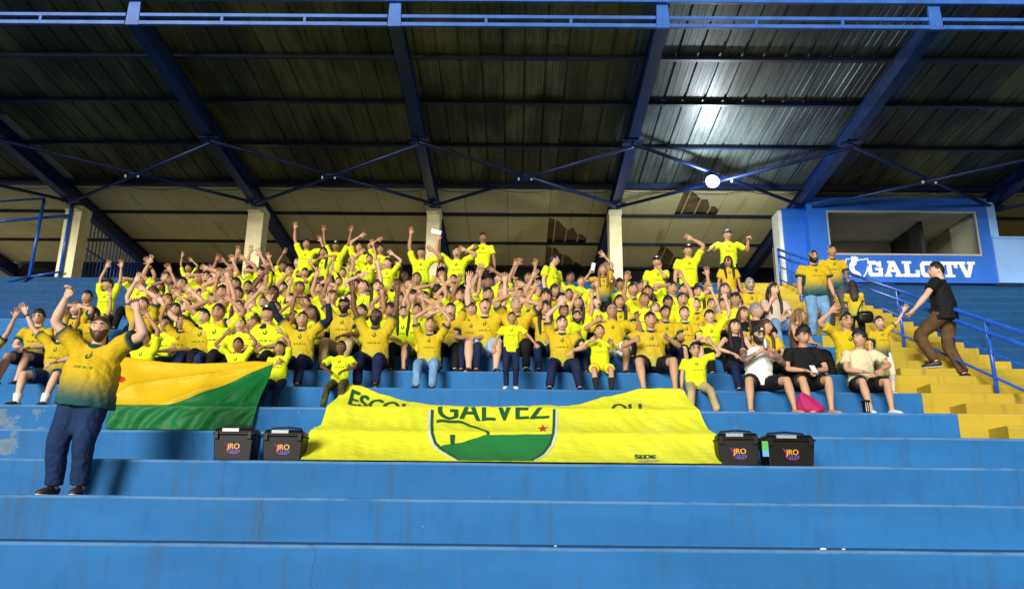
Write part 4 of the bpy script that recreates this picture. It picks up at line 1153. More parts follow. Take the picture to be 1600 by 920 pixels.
# ================================================================== the crowd (row, s = sitting / u = upright, head pixel, image-left hand, image-right hand, ...)
big, bigi = person(1, 'u', 150, 516, (103, 466), (214, 486), 'gold', 'jeans', 'fade', 'brown', 0, fat=1.0, mouth=0, beard=True, shoes='brown', hero=True, look=(14, -4), curl=0.9, feet=[(-0.19, 0.02, 0.085), (0.07, -0.02, 0.085)], tilt=0.10,
       base=None, short='large bearded man', label='large bearded man standing with arms raised, gold-green shirt and jeans, beside yellow-green flag')
person(6, 's', 62, 497, 'lap', 'lap', 'gold', 'navy', 'short', 'black', 0, glasses=True, look=(10, 12), mouth=0, legs='bare', hold=None, short='man looking down', label='seated man with glasses looking down at his hands, gold-green shirt, behind the raised wristband')
person(5, 's', 96, 520, (38, 486), 'knee', 'gold', 'teal', 'short', 'dark', 0, legs='bare', sock='white', hero=True, band=True, knee_out=0.35, spread=0.06, mouth=2, short='wristband wearer', label='seated person in blue shorts and white socks, wristband on raised arm, behind large bearded man')
person(5, 's', -22, 527, 'knee', (28, 488), 'gold', 'navy', 'short', 'black', 1, legs='bare', label='person cut off by the frame edge, only a raised arm with dark cuff showing')
person(7, 's', 119, 484, (119, 478), (127, 479), 'gold', 'black', 'long', 'fair', 0, 'f')
person(8, 's', 137, 466, 'lap', 'lap', 'goldy', 'black', 'short', 'black', 1, mouth=0)
person(7, 's', 147, 492, 'lap', 'up', 'gold', 'black', 'short', 'black', 1, look=(-45, 0), beard=True)
person(7, 'u', 170, 446, (167, 414), (192, 406), 'neon', 'navy', 'cap', 'black', 1, look=(-25, -5), mouth=0, short='grille-side capped boy', label='boy in black cap standing, both arms raised, neon shirt, in front of the blue grille')
person(9, 's', 221, 440, (212, 437), (233, 413), 'neon', 'black', 'short', 'black', 2, band=True)
person(7, 's', 224, 478, (211, 441), (226, 453), 'gold', 'black', 'short', 'brown', 0, mouth=2)
person(5, 's', 226, 529, (214, 482), (233, 497), 'neon', 'navy', 'short', 'black', 2)
person(7, 's', 246, 470, 'lap', 'lap', 'gold', 'black', 'short', 'dark', 1)
person(9, 's', 270, 453, (259, 439), 'lap', 'neon', 'black', 'fade', 'black', 3)
person(9, 's', 285, 445, (274, 462), (297, 452), 'neon', 'black', 'short', 'black', 1)
person(11, 'u', 295, 420, (284, 394), (301, 408), 'neon', 'black', 'short', 'black', 2)
person(7, 's', 275, 486, 'lap', (280, 462), 'neon', 'black', 'long', 'black', 1, 'f')
person(7, 's', 292, 482, 'lap', (300, 456), 'black', 'black', 'short', 'dark', 0, mouth=2)
person(6, 's', 319, 497, (254, 474), (386, 482), 'goldy', 'jeans', 'short', 'black', 0, fat=0.6, hero=True, mouth=0, short='wide-armed heavy man', label='heavy man with arms spread wide above the yellow flag, gold shirt, blue jeans')
person(9, 's', 324, 436, (313, 430), (326, 420), 'neon', 'black', 'short', 'black', 1)
person(9, 's', 331, 441, 'lap', (339, 432), 'neon', 'black', 'short', 'dark', 0)
person(8, 's', 314, 464, (305, 468), 'lap', 'neon', 'black', 'short', 'dark', 1)
person(8, 's', 348, 458, (341, 437), (361, 468), 'neon', 'black', 'short', 'black', 1)
person(7, 's', 349, 475, 'lap', (355, 425), 'neon', 'black', 'fade', 'black', 1)
person(6, 's', 342, 490, (325, 470), (361, 470), 'neon', 'black', 'short', 'dark', 2)
person(10, 's', 363, 430, (338, 408), (344, 400), 'neon', 'black', 'short', 'black', 3)
person(9, 's', 369, 446, (352, 424), 'lap', 'neon', 'black', 'short', 'black', 2)
person(8, 's', 388, 451, 'lap', 'up', 'neon', 'black', 'short', 'black', 2)
person(7, 's', 395, 466, 'lap', 'lap', 'neon', 'black', 'short', 'black', 1)
person(10, 's', 390, 427, (370, 397), (382, 405), 'neon', 'black', 'short', 'black', 2)
person(10, 's', 408, 428, (402, 424), (407, 397), 'neon', 'black', 'bowl', 'black', 1)
person(8, 's', 428, 460, (412, 428), 'lap', 'neon', 'black', 'fade', 'black', 4, mouth=2)
person(9, 'u', 453, 424, (421, 405), (470, 430), 'neon', 'black', 'short', 'black', 1, mouth=0, short='tall mid-crowd boy', label='boy standing tall mid-crowd with spread elbows, neon shirt with dark crest')
person(10, 'u', 443, 418, (443, 395), 'down', 'neon', 'black', 'short', 'black', 3)
person(6, 's', 420, 492, (405, 456), 'lap', 'neon', 'black', 'cap', 'black', 1)
person(5, 's', 372, 540, (352, 523), (388, 519), 'neon', 'black', 'short', 'black', 3, mouth=0, short='crossed-forearms child', label='child with forearms crossed above head behind the yellow flag, neon shirt')
person(6, 's', 414, 518, 'lap', 'lap', 'neon', 'black', 'cap', 'black', 2, mouth=0, look=(-12, 0), short='flag-side capped child', label='child in cap with hands in lap beside flag corner, neon shirt')
kid_flag, kfi = person(5, 's', 437, 545, (432, 568), (440, 520), 'neon', 'jeans', 'short', 'black', 2, mouth=0, hero=True, short='flag-gripping child', label='child in neon shirt and jeans gripping the green corner of the flag')
person(6, 's', 376, 508, 'lap', 'lap', 'neon', 'black', 'short', 'dark', 0)
person(7, 's', 459, 497, (452, 476), (474, 476), 'neon', 'black', 'long', 'black', 3, 'f', mouth=1)
person(6, 's', 473, 501, (421, 468), (513, 474), 'goldy', 'navy', 'fade', 'dark', 1, hero=True, sleeve='long', fat=0.2, look=(8, -4), short='black-sleeved man', label='man with black undershirt sleeves and both arms up, gold shirt, navy trousers')
person(7, 's', 538, 479, 'up', 'lap', 'goldy', 'khaki', 'cap', 'black', 3, beard=True, hero=True, fat=0.2, knee_out=0.2, look=(0, -6), short='capped khaki-trousered man', label='bearded man in black cap, gold shirt and khaki trousers, behind the camouflage-trousered boy')
person(5, 's', 533, 544, 'knee', 'knee', 'neon', 'camo', 'fade', 'black', 4, hero=True, mouth=0, look=(0, -6), spread=0.02, short='camouflage-trousered boy', label='boy in neon shirt and camouflage trousers holding the left end of the banner')
person(12, 'u', 480, 383, (460, 352), (502, 378), 'neon', 'black', 'short', 'black', 2)
person(12, 'u', 526, 386, (504, 354), (549, 361), 'neon', 'black', 'cap', 'black', 3)
person(11, 'u', 506, 396, (500, 403), (512, 400), 'neon', 'black', 'long', 'black', 2, 'f')
person(12, 'u', 562, 388, (562, 370), 'down', 'neon', 'black', 'short', 'black', 1)
person(11, 'u', 574, 406, (562, 396), (581, 365), 'neon', 'black', 'short', 'dark', 1, tilt=0.1)
person(12, 'u', 595, 391, (589, 376), 'down', 'neon', 'black', 'short', 'black', 2)
person(12, 's', 584, 420, 'up', 'lap', 'neon', 'black', 'short', 'black', 2)
person(10, 'u', 477, 427, 'lap', (488, 414), 'neon', 'black', 'bowl', 'black', 1)
person(10, 'u', 536, 427, (517, 394), (552, 404), 'neon', 'black', 'short', 'black', 1)
person(9, 'u', 530, 441, (516, 402), (546, 410), 'neon', 'black', 'short', 'dark', 1)
ph1, ph1i = person(8, 's', 499, 453, 'lap', (508, 441), 'neon', 'black', 'short', 'black', 1, mouth=2, hold=('R', 'phone'))
person(8, 's', 574, 450, (560, 432), (591, 416), 'neon', 'black', 'short', 'black', 0, tilt=-0.1, look=(-20, -15))
person(10, 'u', 606, 412, (595, 418), (615, 398), 'neon', 'black', 'short', 'black', 0, look=(-30, 0))
person(10, 'u', 659, 396, (641, 357), (677, 392), 'neon', 'black', 'cap', 'black', 2, mouth=1, short='column-side capped man', label='young man in black and white cap, one arm stretched high, standing before a column')
pap, papi = person(10, 'u', 714, 396, (684, 376), (728, 391), 'neon', 'black', 'short', 'black', 1, short='paper-waving boy', label='standing boy waving a white paper in front of the cream column, neon shirt')
person(9, 's', 709, 441, 'lap', 'lap', 'goldy', 'black', 'short', 'black', 1, beard=True, mouth=0)
person(8, 's', 719, 465, (698, 444), 'up', 'neon', 'black', 'long', 'brown', 1, 'f', mouth=2)
person(6, 's', 588, 497, (550, 453), (621, 453), 'goldy', 'navy', 'fade', 'black', 4, beard=True, hero=True, fat=0.2, look=(-10, -14), short='dark-skinned bearded man', label='dark-skinned bearded man with both arms raised, gold shirt, navy trousers, front bench')
person(7, 's', 609, 487, (597, 459), (632, 457), 'neon', 'black', 'curly', 'black', 2)
person(7, 's', 652, 487, (640, 452), (662, 466), 'neon', 'yellow', 'short', 'black', 1, legs='bare', mouth=2, short='bare-kneed boy', label='boy in neon shirt and yellow shorts, bare knee showing beside the jeans-clad man')
person(6, 's', 672, 509, (668, 484), (688, 482), 'goldy', 'ljeans', 'fade', 'black', 1, hero=True, look=(8, -12), fat=0.15, short='hands-clasped man', label='man with hands clasped above his head, gold shirt, light blue jeans')
person(7, 's', 704, 486, (686, 486), (733, 452), 'gold', 'black', 'bun', 'dark', 0, 'f', hero=True, fat=0.2, mouth=2, short='shoulder-bag woman', label='woman with tied-back hair and black shoulder bag, gold-green shirt, black trousers')
person(8, 's', 664, 468, 'lap', 'up', 'neon', 'black', 'short', 'black', 1)
person(9, 's', 683, 455, (671, 446), (690, 440), 'gold', 'black', 'short', 'black', 1, look=(160, 0))
person(8, 's', 628, 470, 'lap', 'lap', 'neon', 'black', 'short', 'dark', 2)
person(13, 'u', 755, 373, (740, 388), 'down', 'neon', 'black', 'short', 'black', 3, mouth=0, short='highest central youth', label='tall young man standing highest at centre with one hand lifted, neon shirt')
person(9, 's', 763, 443, (750, 441), (773, 424), 'neon', 'black', 'short', 'black', 3, mouth=1)
person(8, 's', 763, 462, (747, 426), 'lap', 'neon', 'black', 'short', 'black', 1)
person(7, 's', 758, 481, (732, 439), (790, 438), 'goldy', 'denim', 'short', 'black', 0, legs='bare', fat=0.7, hero=True, mouth=2, look=(0, -18), shoes='dark', knee_out=0.25, spread=0.05, short='denim-shorts man', label='heavy man in pale denim shorts with both arms high, gold shirt')
person(9, 's', 810, 446, (806, 403), (840, 404), 'neon', 'black', 'short', 'black', 2)
person(8, 's', 812, 463, (803, 452), (820, 446), 'neon', 'black', 'short', 'black', 1)
person(7, 's', 807, 479, (796, 462), (822, 470), 'goldy', 'black', 'short', 'grey', 1, mouth=0, short='grey-haired cheering man', label='grey-haired man with arms up in gold shirt, behind small standing boy')
person(5, 'u', 799, 501, (764, 565), (841, 542), 'neon', 'navy', 'fade', 'black', 2, shoes='white', hero=True, mouth=0, base=(0, row_d(5) + 0.16, row_z(5)), feet=[(-0.09, -0.02, 0.085), (0.10, 0.0, 0.085)], tilt=0.02, hand_depth=0.2, short='small standing boy', label='small boy standing with arms held out, navy trousers and white trainers')
person(9, 'u', 861, 407, 'down', 'down', 'neon', 'black', 'fade', 'black', 0, look=(50, -4), turn=50, mouth=2, short='profile-facing youth', label='young man standing in profile, mouth open, neon shirt, cropped hair')
person(8, 's', 853, 466, 'up', 'lap', 'neon', 'black', 'curly', 'black', 1)
person(7, 's', 852, 484, (834, 452), 'lap', 'goldy', 'jeans', 'long', 'black', 1, 'f', mouth=1)
person(6, 's', 878, 507, (873, 476), 'knee', 'goldy', 'navy', 'short', 'black', 0, hero=True, mouth=0, fat=0.15, spread=0.10, short='hand-on-knee man', label='man with one hand raised, the other resting on his knee, gold shirt, navy trousers')
person(7, 's', 902, 497, (898, 463), (925, 463), 'neon', 'jeans', 'short', 'dark', 1, beard=True, mouth=1)
person(8, 's', 903, 474, 'lap', 'up', 'goldy', 'black', 'long', 'black', 1, 'f', mouth=0)
person(9, 's', 889, 462, 'lap', 'lap', 'neon', 'black', 'fade', 'black', 2)
wph, wphi = person(9, 'u', 942, 423, (922, 426), (945, 401), 'gold', 'black', 'long', 'fair', 1, 'f', mouth=1, short='fair-haired phone woman', label='standing woman with long fair hair holding up a phone, gold-green shirt')
person(11, 's', 891, 436, 'up', 'lap', 'neon', 'black', 'short', 'black', 3)
person(11, 's', 908, 441, 'lap', 'lap', 'neon', 'black', 'short', 'brown', 0)
person(10, 's', 968, 446, 'lap', 'lap', 'neon', 'black', 'bowl', 'black', 2, mouth=0)
person(12, 's', 980, 433, 'lap', 'lap', 'neon', 'black', 'fade', 'black', 3, mouth=0)
person(9, 's', 989, 454, 'hug', 'hug', 'goldy', 'black', 'short', 'black', 1, mouth=0, short='folded-arms man', label='man with folded arms in gold shirt behind long-haired woman')
person(10, 's', 1001, 449, 'lap', 'lap', 'neon', 'black', 'short', 'black', 2, mouth=0)
person(8, 's', 968, 473, 'lap', 'lap', 'goldy', 'black', 'long', 'black', 1, 'f', mouth=0)
person(7, 's', 956, 488, (931, 502), (996, 497), 'polo', 'white', 'bald', 'black', 2, legs='bare', fat=0.5, hero=True, mouth=1, knee_out=0.2, short='bald polo-shirted man', label='bald smiling man in yellow polo shirt and white shorts, one palm shown')
person(6, 's', 937, 519, (922, 533), (957, 537), 'neon', 'yellow', 'short', 'black', 1, legs='bare', sock='long', hero=True, mouth=0, look=(0, -10), hand_depth=0.26, knee_out=0.15, short='black-socked boy', label='boy in neon shirt and yellow shorts with long black socks')
person(6, 's', 1016, 502, (991, 532), (1045, 529), 'goldy', 'black', 'short', 'black', 1, legs='bare', fat=0.35, hero=True, mouth=1, hand_depth=0.3, knee_out=0.35, spread=0.08, shoes='none', short='black-shorts smiling man', label='smiling man in gold shirt and black shorts with bare knees apart')
person(9, 'u', 1026, 411, 'down', (1031, 420), 'neon', 'black', 'cap', 'black', 1, mouth=0, look=(-12, 0))
person(10, 'u', 1074, 393, 'down', (1082, 374), 'neon', 'black', 'cap', 'black', 1, mouth=0, short='open-palmed capped boy', label='boy in cap standing with open palm high, neon shirt, right of the column')
person(13, 'u', 1136, 369, (1114, 388), (1169, 377), 'neon', 'black', 'cap', 'black', 1, fist=True, mouth=0, short='topmost fists-out boy', label='boy in cap standing topmost with both fists held out, neon shirt')
person(10, 'u', 1137, 410, 'down', 'down', 'polo', 'pink', 'long', 'black', 2, 'f', glasses='sun', legs='short', look=(-35, 0), mouth=0, short='sunglasses woman', label='standing woman in sunglasses, yellow shirt and pink shorts')
person(9, 's', 1050, 451, (1043, 446), 'lap', 'neon', 'black', 'short', 'black', 1, fist=True)
person(8, 's', 1066, 470, 'lap', (1064, 425), 'neon', 'black', 'short', 'dark', 1, mouth=2)
person(9, 's', 1090, 458, 'lap', 'lap', 'neon', 'black', 'long', 'black', 1, 'f', mouth=1)
person(8, 's', 1087, 477, 'lap', (1112, 454), 'gold', 'black', 'bun', 'dark', 0, 'f', fist=True, mouth=1, short='fist-raising woman', label='woman with tied-back hair raising one fist, gold-green shirt, pale smiling face')
person(8, 's', 1112, 478, 'lap', 'lap', 'polo', 'black', 'short', 'brown', 1)
person(9, 's', 1132, 455, 'lap', 'lap', 'pale', 'black', 'long', 'brown', 0, 'f', mouth=0)
person(7, 's', 1131, 477, 'lap', 'lap', 'goldy', 'black', 'fade', 'black', 1, fat=0.55, mouth=0, short='broad cropped-haired man', label='broad man with cropped hair and hands in lap, gold shirt, above the black-haired woman')
person(9, 's', 1171, 446, 'lap', 'lap', 'goldy', 'jeans', 'short', 'grey', 0, beard=True, glasses=True, mouth=0, short='chest-bag man', label='bearded man with glasses and greying hair, black bag on chest, gold shirt')
person(8, 's', 1024, 483, 'hug', 'hug', 'goldy', 'black', 'long', 'fair', 0, 'f', mouth=1)
person(7, 's', 1071, 491, (1046, 530), 'lap', 'goldy', 'black', 'bun', 'brown', 0, 'f', legs='bare', hero=True, mouth=1, tilt=-0.03, hand_depth=0.3, short='smiling bare-kneed woman', label='smiling woman with tied-back brown hair, gold shirt, bare knee, behind waving boy')
person(5, 's', 1086, 547, 'down', (1112, 537), 'neon', 'khaki', 'short', 'black', 1, hero=True, mouth=1, glasses=True, fat=0.35, spread=0.10, short='spectacled waving boy', label='smiling boy with glasses shading his face, neon shirt and khaki trousers')
person(6, 's', 1148, 512, 'knee', 'lap', 'black', 'navy', 'long', 'black', 0, 'f', sleeve='none', hero=True, mouth=1, short='black-topped woman', label='smiling woman with long black hair in black sleeveless top')
tank, tanki = person(5, 's', 1183, 527, (1188, 548), (1207, 556), 'white', 'black', 'cap', 'black', 1, sleeve='none', legs='bare', hero=True, tattoo=True, beard=True, glasses=True, shoes='none', mouth=0, hand_depth=0.32, knee_out=0.3, spread=0.16, fat=0.15, eyes='backcap', look=(20, 0), short='tattooed man', label='tattooed man in white sleeveless top and backwards cap holding a drink')
person(7, 's', 1181, 487, 'lap', 'lap', 'black', 'black', 'short', 'grey', 1, look=(60, 0), mouth=0, label='grey-haired man in black shirt turned sideways')
person(6, 's', 1196, 512, 'lap', 'lap', 'polo', 'black', 'long', 'brown', 1, 'f', look=(40, 0), mouth=0)
person(9, 's', 1208, 455, (1205, 470), 'lap', 'pale', 'ljeans', 'long', 'dark', 0, 'f', mouth=0, look=(20, 0), short='pale-bloused woman', label='woman with long dark hair in pale patterned blouse and light jeans by yellow steps')
bot, boti = person(9, 'u', 1269, 403, 'down', 'down', 'gold', 'ljeans', 'fade', 'black', 1, beard=True, glasses=True, fat=0.65, hero=True, mouth=0, label='broad bearded man with glasses standing, gold-green shirt, light blue jeans, holding a can')
person(10, 'u', 1298, 394, 'down', 'down', 'gold', 'grey', 'fade', 'black', 2, hero=True, mouth=0, tattoo=True, label='man standing behind bearded man, gold-green shirt, grey trousers, inked forearm')
person(8, 'u', 1333, 446, 'hug', 'hug', 'goldy', 'black', 'long', 'dark', 1, 'f', turn=165, label='person turned away with long dark hair and black bag, gold shirt, on yellow steps')
person(7, 's', 1245, 494, 'lap', 'lap', 'brown', 'black', 'long', 'fair', 1, 'f', turn=40, look=(30, 0), mouth=0, sleeve='none', label='woman with long fair-brown hair in profile, brown top, below the bearded man')
person(6, 's', 1322, 503, (1298, 487), 'lap', 'polo', 'green', 'short', 'dark', 1, legs='bare', glasses=True, hero=True, mouth=0, label='man with glasses, one arm raised, yellow shirt and bare knees')
pht, phti = person(5, 's', 1252, 527, 'lap', 'lap', 'black', 'black', 'curly', 'black', 1, legs='bare', shoes='none', hero=True, mouth=0, look=(8, 18), lean=0.16, knee_out=0.15, label='young man in black shirt looking down at a pale phone')
person(5, 's', 1341, 531, 'lap', 'knee', 'cream', 'black', 'curly', 'black', 1, legs='bare', shoes='white', hero=True, mouth=1, look=(-55, 0), lean=0.10, knee_out=0.15, label='young man in cream shirt and white trainers laughing to his side')
person(5, 'u', 1374, 505, 'down', (1416, 481), 'gold', 'cream', 'short', 'black', 0, hero=True, mouth=0, shoes='white', tilt=-0.03, look=(-8, 0), base=(0, row_d(5) + 0.35, row_z(5)), label='child in gold-green shirt and cream trousers reaching up to man in black')
person(6, 'u', 1466, 413, (1428, 484), 'down', 'black', 'brown', 'short', 'black', 0, hero=True, turn=-132, fat=0.35, mouth=0, look=(35, 0), lean=0.0, base=(0, 12.50, row_z(6) + 0.004), feet=[(-0.10, 0.12, 0.085), (0.09, -0.17, 0.265)], label='man in black shirt and brown trousers climbing the yellow stairs')

# quieter figures that fill the gaps further back in the block
fr_ = random.Random(77)
FILL = [(9, 300, 462), (10, 310, 436), (10, 345, 430), (9, 352, 447), (9, 405, 446), (8, 372, 462), (7, 372, 482), (8, 410, 474), (7, 432, 484), (9, 440, 452), (8, 455, 470), (9, 470, 452), (8, 478, 474),
        (7, 490, 490), (8, 520, 466), (9, 553, 448), (10, 560, 434), (8, 548, 468), (7, 565, 488), (9, 590, 450), (8, 600, 468), (9, 618, 446), (10, 630, 434), (9, 640, 446), (10, 652, 438), (8, 645, 466), (10, 690, 430),
        (7, 630, 490), (8, 690, 470), (10, 735, 434), (9, 738, 452), (8, 740, 470), (7, 735, 486), (10, 780, 436), (9, 786, 452), (8, 786, 466), (10, 825, 436), (9, 832, 452), (8, 832, 470), (10, 858, 440), (9, 868, 456),
        (8, 878, 470), (7, 880, 488), (10, 930, 446), (8, 930, 474), (8, 1005, 470), (10, 1018, 444), (9, 1012, 458), (7, 1040, 490), (8, 1045, 474), (9, 1070, 455), (7, 1108, 496), (10, 1105, 447), (8, 240, 462), (9, 250, 450),
        (8, 262, 470), (10, 262, 436), (11, 330, 422), (11, 415, 420), (12, 548, 408), (12, 620, 414), (11, 690, 418), (9, 515, 452), (6, 258, 508), (6, 285, 505), (11, 466, 412), (8, 330, 470), (6, 398, 505), (7, 1160, 492), (8, 1150, 470)]
for (rw, x, y) in FILL:
    a, c = fr_.choice([('up', 'lap'), ('lap', 'up'), ('lap', 'lap'), ('lap', 'lap'), ('hug', 'hug'), ('lap', 'lap'), ('lap', 'lap')])
    fem_ = fr_.random() < 0.3
    person(rw, 's', x + fr_.uniform(-2, 2), y, a, c, fr_.choice(['neon', 'neon', 'neon', 'neon', 'goldy', 'gold']), fr_.choice(['black', 'navy', 'jeans']), fr_.choice(['long', 'bun', 'long'] if fem_ else ['short', 'short', 'fade', 'curly', 'short', 'bowl']),
           fr_.choice(['black', 'black', 'dark', 'brown']), fr_.choice([0, 1, 1, 2, 2, 3]), 'f' if fem_ else 'm', look=(fr_.uniform(-30, 30), fr_.uniform(-10, 8)))
# say who each of the others sits next to, behind or below
NUM = {1: 'one step', 2: 'two steps', 3: 'three steps', 4: 'four steps', 5: 'five steps', 6: 'six steps'}
KEYS = [p_ for p_ in PEOPLE if p_[3]]
used = set()
for (ob, rw, pos, txt) in AUTO:
    cand = sorted(KEYS, key=lambda q_: abs(q_[2][0] - pos[0]) + 0.6 * abs(q_[1] - rw))
    lab = None
    for q_ in cand[:5]:
        dr = rw - q_[1]
        rel = 'beside' if dr == 0 else '%s %s' % (NUM.get(abs(dr), 'far'), 'behind' if dr > 0 else 'below')
        l_ = '%s %s the %s' % (txt, rel, q_[3])
        if lab is None: lab = l_
        if l_ not in used: lab = l_; break
    if len(lab.split()) > 16: lab = lab.replace(', seated', '').replace(', standing', '')
    used.add(lab); ob['label'] = lab
bpy.data.scenes.remove(TMP_SC)
# ================================================================== cloth: banner and flag
M_BANNER = mat('neon_banner_cloth', (0.90, 0.93, 0.030), 0.75, 0, 2.5, 0.06, 0.6, 11)
M_BGREEN = mat('banner_green_print', (0.012, 0.22, 0.045), 0.75, 0, 3, 0.08, 0.2, 14)
M_BDARK = mat('banner_dark_green_print', (0.006, 0.11, 0.030), 0.75)
M_BWHITE = mat('banner_white_print', (0.78, 0.80, 0.74), 0.75)
M_BRED = mat('banner_red_print', (0.62, 0.035, 0.02), 0.75)
M_BPINK = mat('banner_pink_print', (0.60, 0.34, 0.34), 0.75)
NOSE = [(row_d(n) - 0.012, row_z(n) + 0.012) for n in range(2, 7)]
def ramp_seg(D):
    for i in range(len(NOSE) - 1):
        if D <= NOSE[i + 1][0] or i == len(NOSE) - 2: return i
def ramp(X, D):
    i = ramp_seg(D); (d0, z0_), (d1, z1_) = NOSE[i], NOSE[i + 1]; f = min(max((D - d0) / (d1 - d0), -0.05), 1.05)
    z = z0_ + (z1_ - z0_) * f - 0.045 * math.sin(math.pi * min(max(f, 0), 1))
    amp = math.sin(math.pi * min(max(f, 0), 1)) ** 0.7
    fold = 0.016 * mnoise.noise((X * 3.2 + 0.9 * D, D * 0.9, 1.0)) + 0.017 * mnoise.noise((X * 8.0 + 2 * D, D * 1.3, 4.0)) + 0.006 * mnoise.noise((X * 21.0, D * 3.0, 8.0)) + 0.012 * math.sin(X * 5.2 + D * 1.3 + 1.5 * mnoise.noise((X, D, 9)))
    return z + fold * amp + 0.003
def on_ramp(px, py):
    """pixel to (X, D) on the chords laid over the step nosings"""
    for i in range(len(NOSE) - 1):
        (d0, z0_), (d1, z1_) = NOSE[i], NOSE[i + 1]
        p = at_plane(px, py, d0, z0_, d1, z1_)
        if p.y <= d1 + 1e-6: return p.x, max(p.y, NOSE[0][0])
    return p.x, p.y
def interp(pts, u):
    for i in range(len(pts) - 1):
        if u <= pts[i + 1][0] or i == len(pts) - 2:
            f = (u - pts[i][0]) / (pts[i + 1][0] - pts[i][0]); return lerp(pts[i][1], pts[i + 1][1], f)
top_edge = [(540, 598), (560, 602), (600, 612), (640, 624), (680, 631), (760, 633), (840, 632), (900, 626), (950, 616), (1000, 607), (1030, 606), (1066, 606)]
E4, E3, E2 = NOSE[2][0], NOSE[1][0], NOSE[0][0]
left_edge = [(E2, on_ramp(470, 717)[0]), (E3, on_ramp(481, 676)[0]), (E3 + .3, on_ramp(497, 664)[0]), (E4, on_ramp(510, 636)[0]), (NOSE[3][0], on_ramp(543, 600)[0])]
right_edge = [(E2, on_ramp(1127, 723)[0]), (E3, on_ramp(1122, 682)[0]), (E3 + .3, on_ramp(1108, 666)[0]), (E4, on_ramp(1094, 642)[0]), (NOSE[3][0], on_ramp(1066, 606)[0])]
banner = empty('banner', ((left_edge[0][1] + right_edge[0][1]) / 2, E2, row_z(2)), 'neon yellow football banner with green shield laid over the steps', 'banner')
# sheet: columns across, rows down; each column runs from its own top edge down to the lowest nosing
NU, NV = 150, 46
V = []; Fc = []
tops = []
for px, py in top_edge: tops.append(on_ramp(px, py))
for i in range(NU + 1):
    u = i / NU
    # first find the column's top depth
    xa = lerp(left_edge[3][1], right_edge[3][1], u); d = E4
    for it in range(6):
        xc = lerp(interp(left_edge, d), interp(right_edge, d), u)
        d = interp(tops, min(max(xc, tops[0][0]), tops[-1][0]))
    for j in range(NV + 1):
        v = j / NV; D = d + (E2 - d) * v
        X = lerp(interp(left_edge, D), interp(right_edge, D), u)
        V.append((X, D, ramp(X, D)))
for i in range(NU):
    for j in range(NV):
        a = i * (NV + 1) + j; Fc.append((a, a + 1, a + NV + 2, a + NV + 1))
k = len(V); V += [(x, y, z - 0.003) for x, y, z in V]; Fc += [tuple(q + k for q in f[::-1]) for f in Fc]
m = MB(); m.add(V, Fc, 0, True); m.build('cloth', M_BANNER, banner)
def print_on(polys, material, name, lift=0.006, keep=None, parent=None, surf=ramp, onto=on_ramp, cuts=None):
    """flat print: polygons given in picture positions, laid on the cloth and following its folds"""
    bm = bmesh.new()
    for V_, F_ in polys:
        vs = [bm.verts.new((*onto(px, py), 0.0)) for px, py in V_]
        for f in F_:
            try: bm.faces.new([vs[q] for q in f])
            except ValueError: pass
    xs = [v.co.x for v in bm.verts]; ys = [v.co.y for v in bm.verts]
    def cut(co, no, **kw): bmesh.ops.bisect_plane(bm, geom=bm.verts[:] + bm.edges[:] + bm.faces[:], plane_co=co, plane_no=no, **kw)
    if keep == 'above': cut((0, E4 + 0.004, 0), (0, 1, 0), clear_inner=True)
    if keep == 'below': cut((0, E4 - 0.004, 0), (0, 1, 0), clear_outer=True)
    for e in (cuts if cuts is not None else (E3, E4)): cut((0, e, 0), (0, 1, 0))
    st = 0.045
    x = min(xs) + st
    while x < max(xs): cut((x, 0, 0), (1, 0, 0)); x += st
    y = min(ys) + st
    while y < max(ys): cut((0, y, 0), (0, 1, 0)); y += st
    for v in bm.verts: v.co.z = surf(v.co.x, v.co.y) + lift
    bmesh.ops.recalc_face_normals(bm, faces=bm.faces)
    me = bpy.data.meshes.new(name); bm.to_mesh(me); bm.free(); me.materials.append(material)
    me.polygons.foreach_set('use_smooth', [True] * len(me.polygons))
    o = bpy.data.objects.new(name, me); COL.objects.link(o); setparent(o, parent if parent is not None else banner); return o
def px_text(s, cx, base, cap, width=None, rot=0.0, bold=0.0):
    V_, F_ = text_mesh(s, 1.0)
    xs = [v[0] for v in V_]; h = max(v[1] for v in V_); w = max(xs) - min(xs); mid = (max(xs) + min(xs)) / 2
    sx = (width / w) if width else cap / h; sy = cap / h; out = []
    for v in V_:
        x, y = (v[0] - mid) * sx, v[1] * sy
        out.append((cx + x * math.cos(rot) + y * math.sin(rot), base + x * math.sin(rot) - y * math.cos(rot)))
    return [(out, F_)]
def px_poly(pts): return [(pts, [tuple(range(len(pts)))])]
def px_stroke(pts, w):
    V_ = []; F_ = []
    for i, (x, y) in enumerate(pts):
        a = pts[max(i - 1, 0)]; b_ = pts[min(i + 1, len(pts) - 1)]; dx, dy = b_[0] - a[0], b_[1] - a[1]; L = math.hypot(dx, dy)
        V_ += [(x - dy / L * w / 2, y + dx / L * w / 2), (x + dy / L * w / 2, y - dx / L * w / 2)]
    for i in range(len(pts) - 1): F_.append((2 * i, 2 * i + 1, 2 * i + 3, 2 * i + 2))
    return [(V_, F_)]
def thick_text(*a, **k):
    polys = px_text(*a, **k); out = []
    for dx in (-0.9, 0.0, 0.9):
        for V_, F_ in polys: out.append(([(x + dx, y) for x, y in V_], F_))
    return out
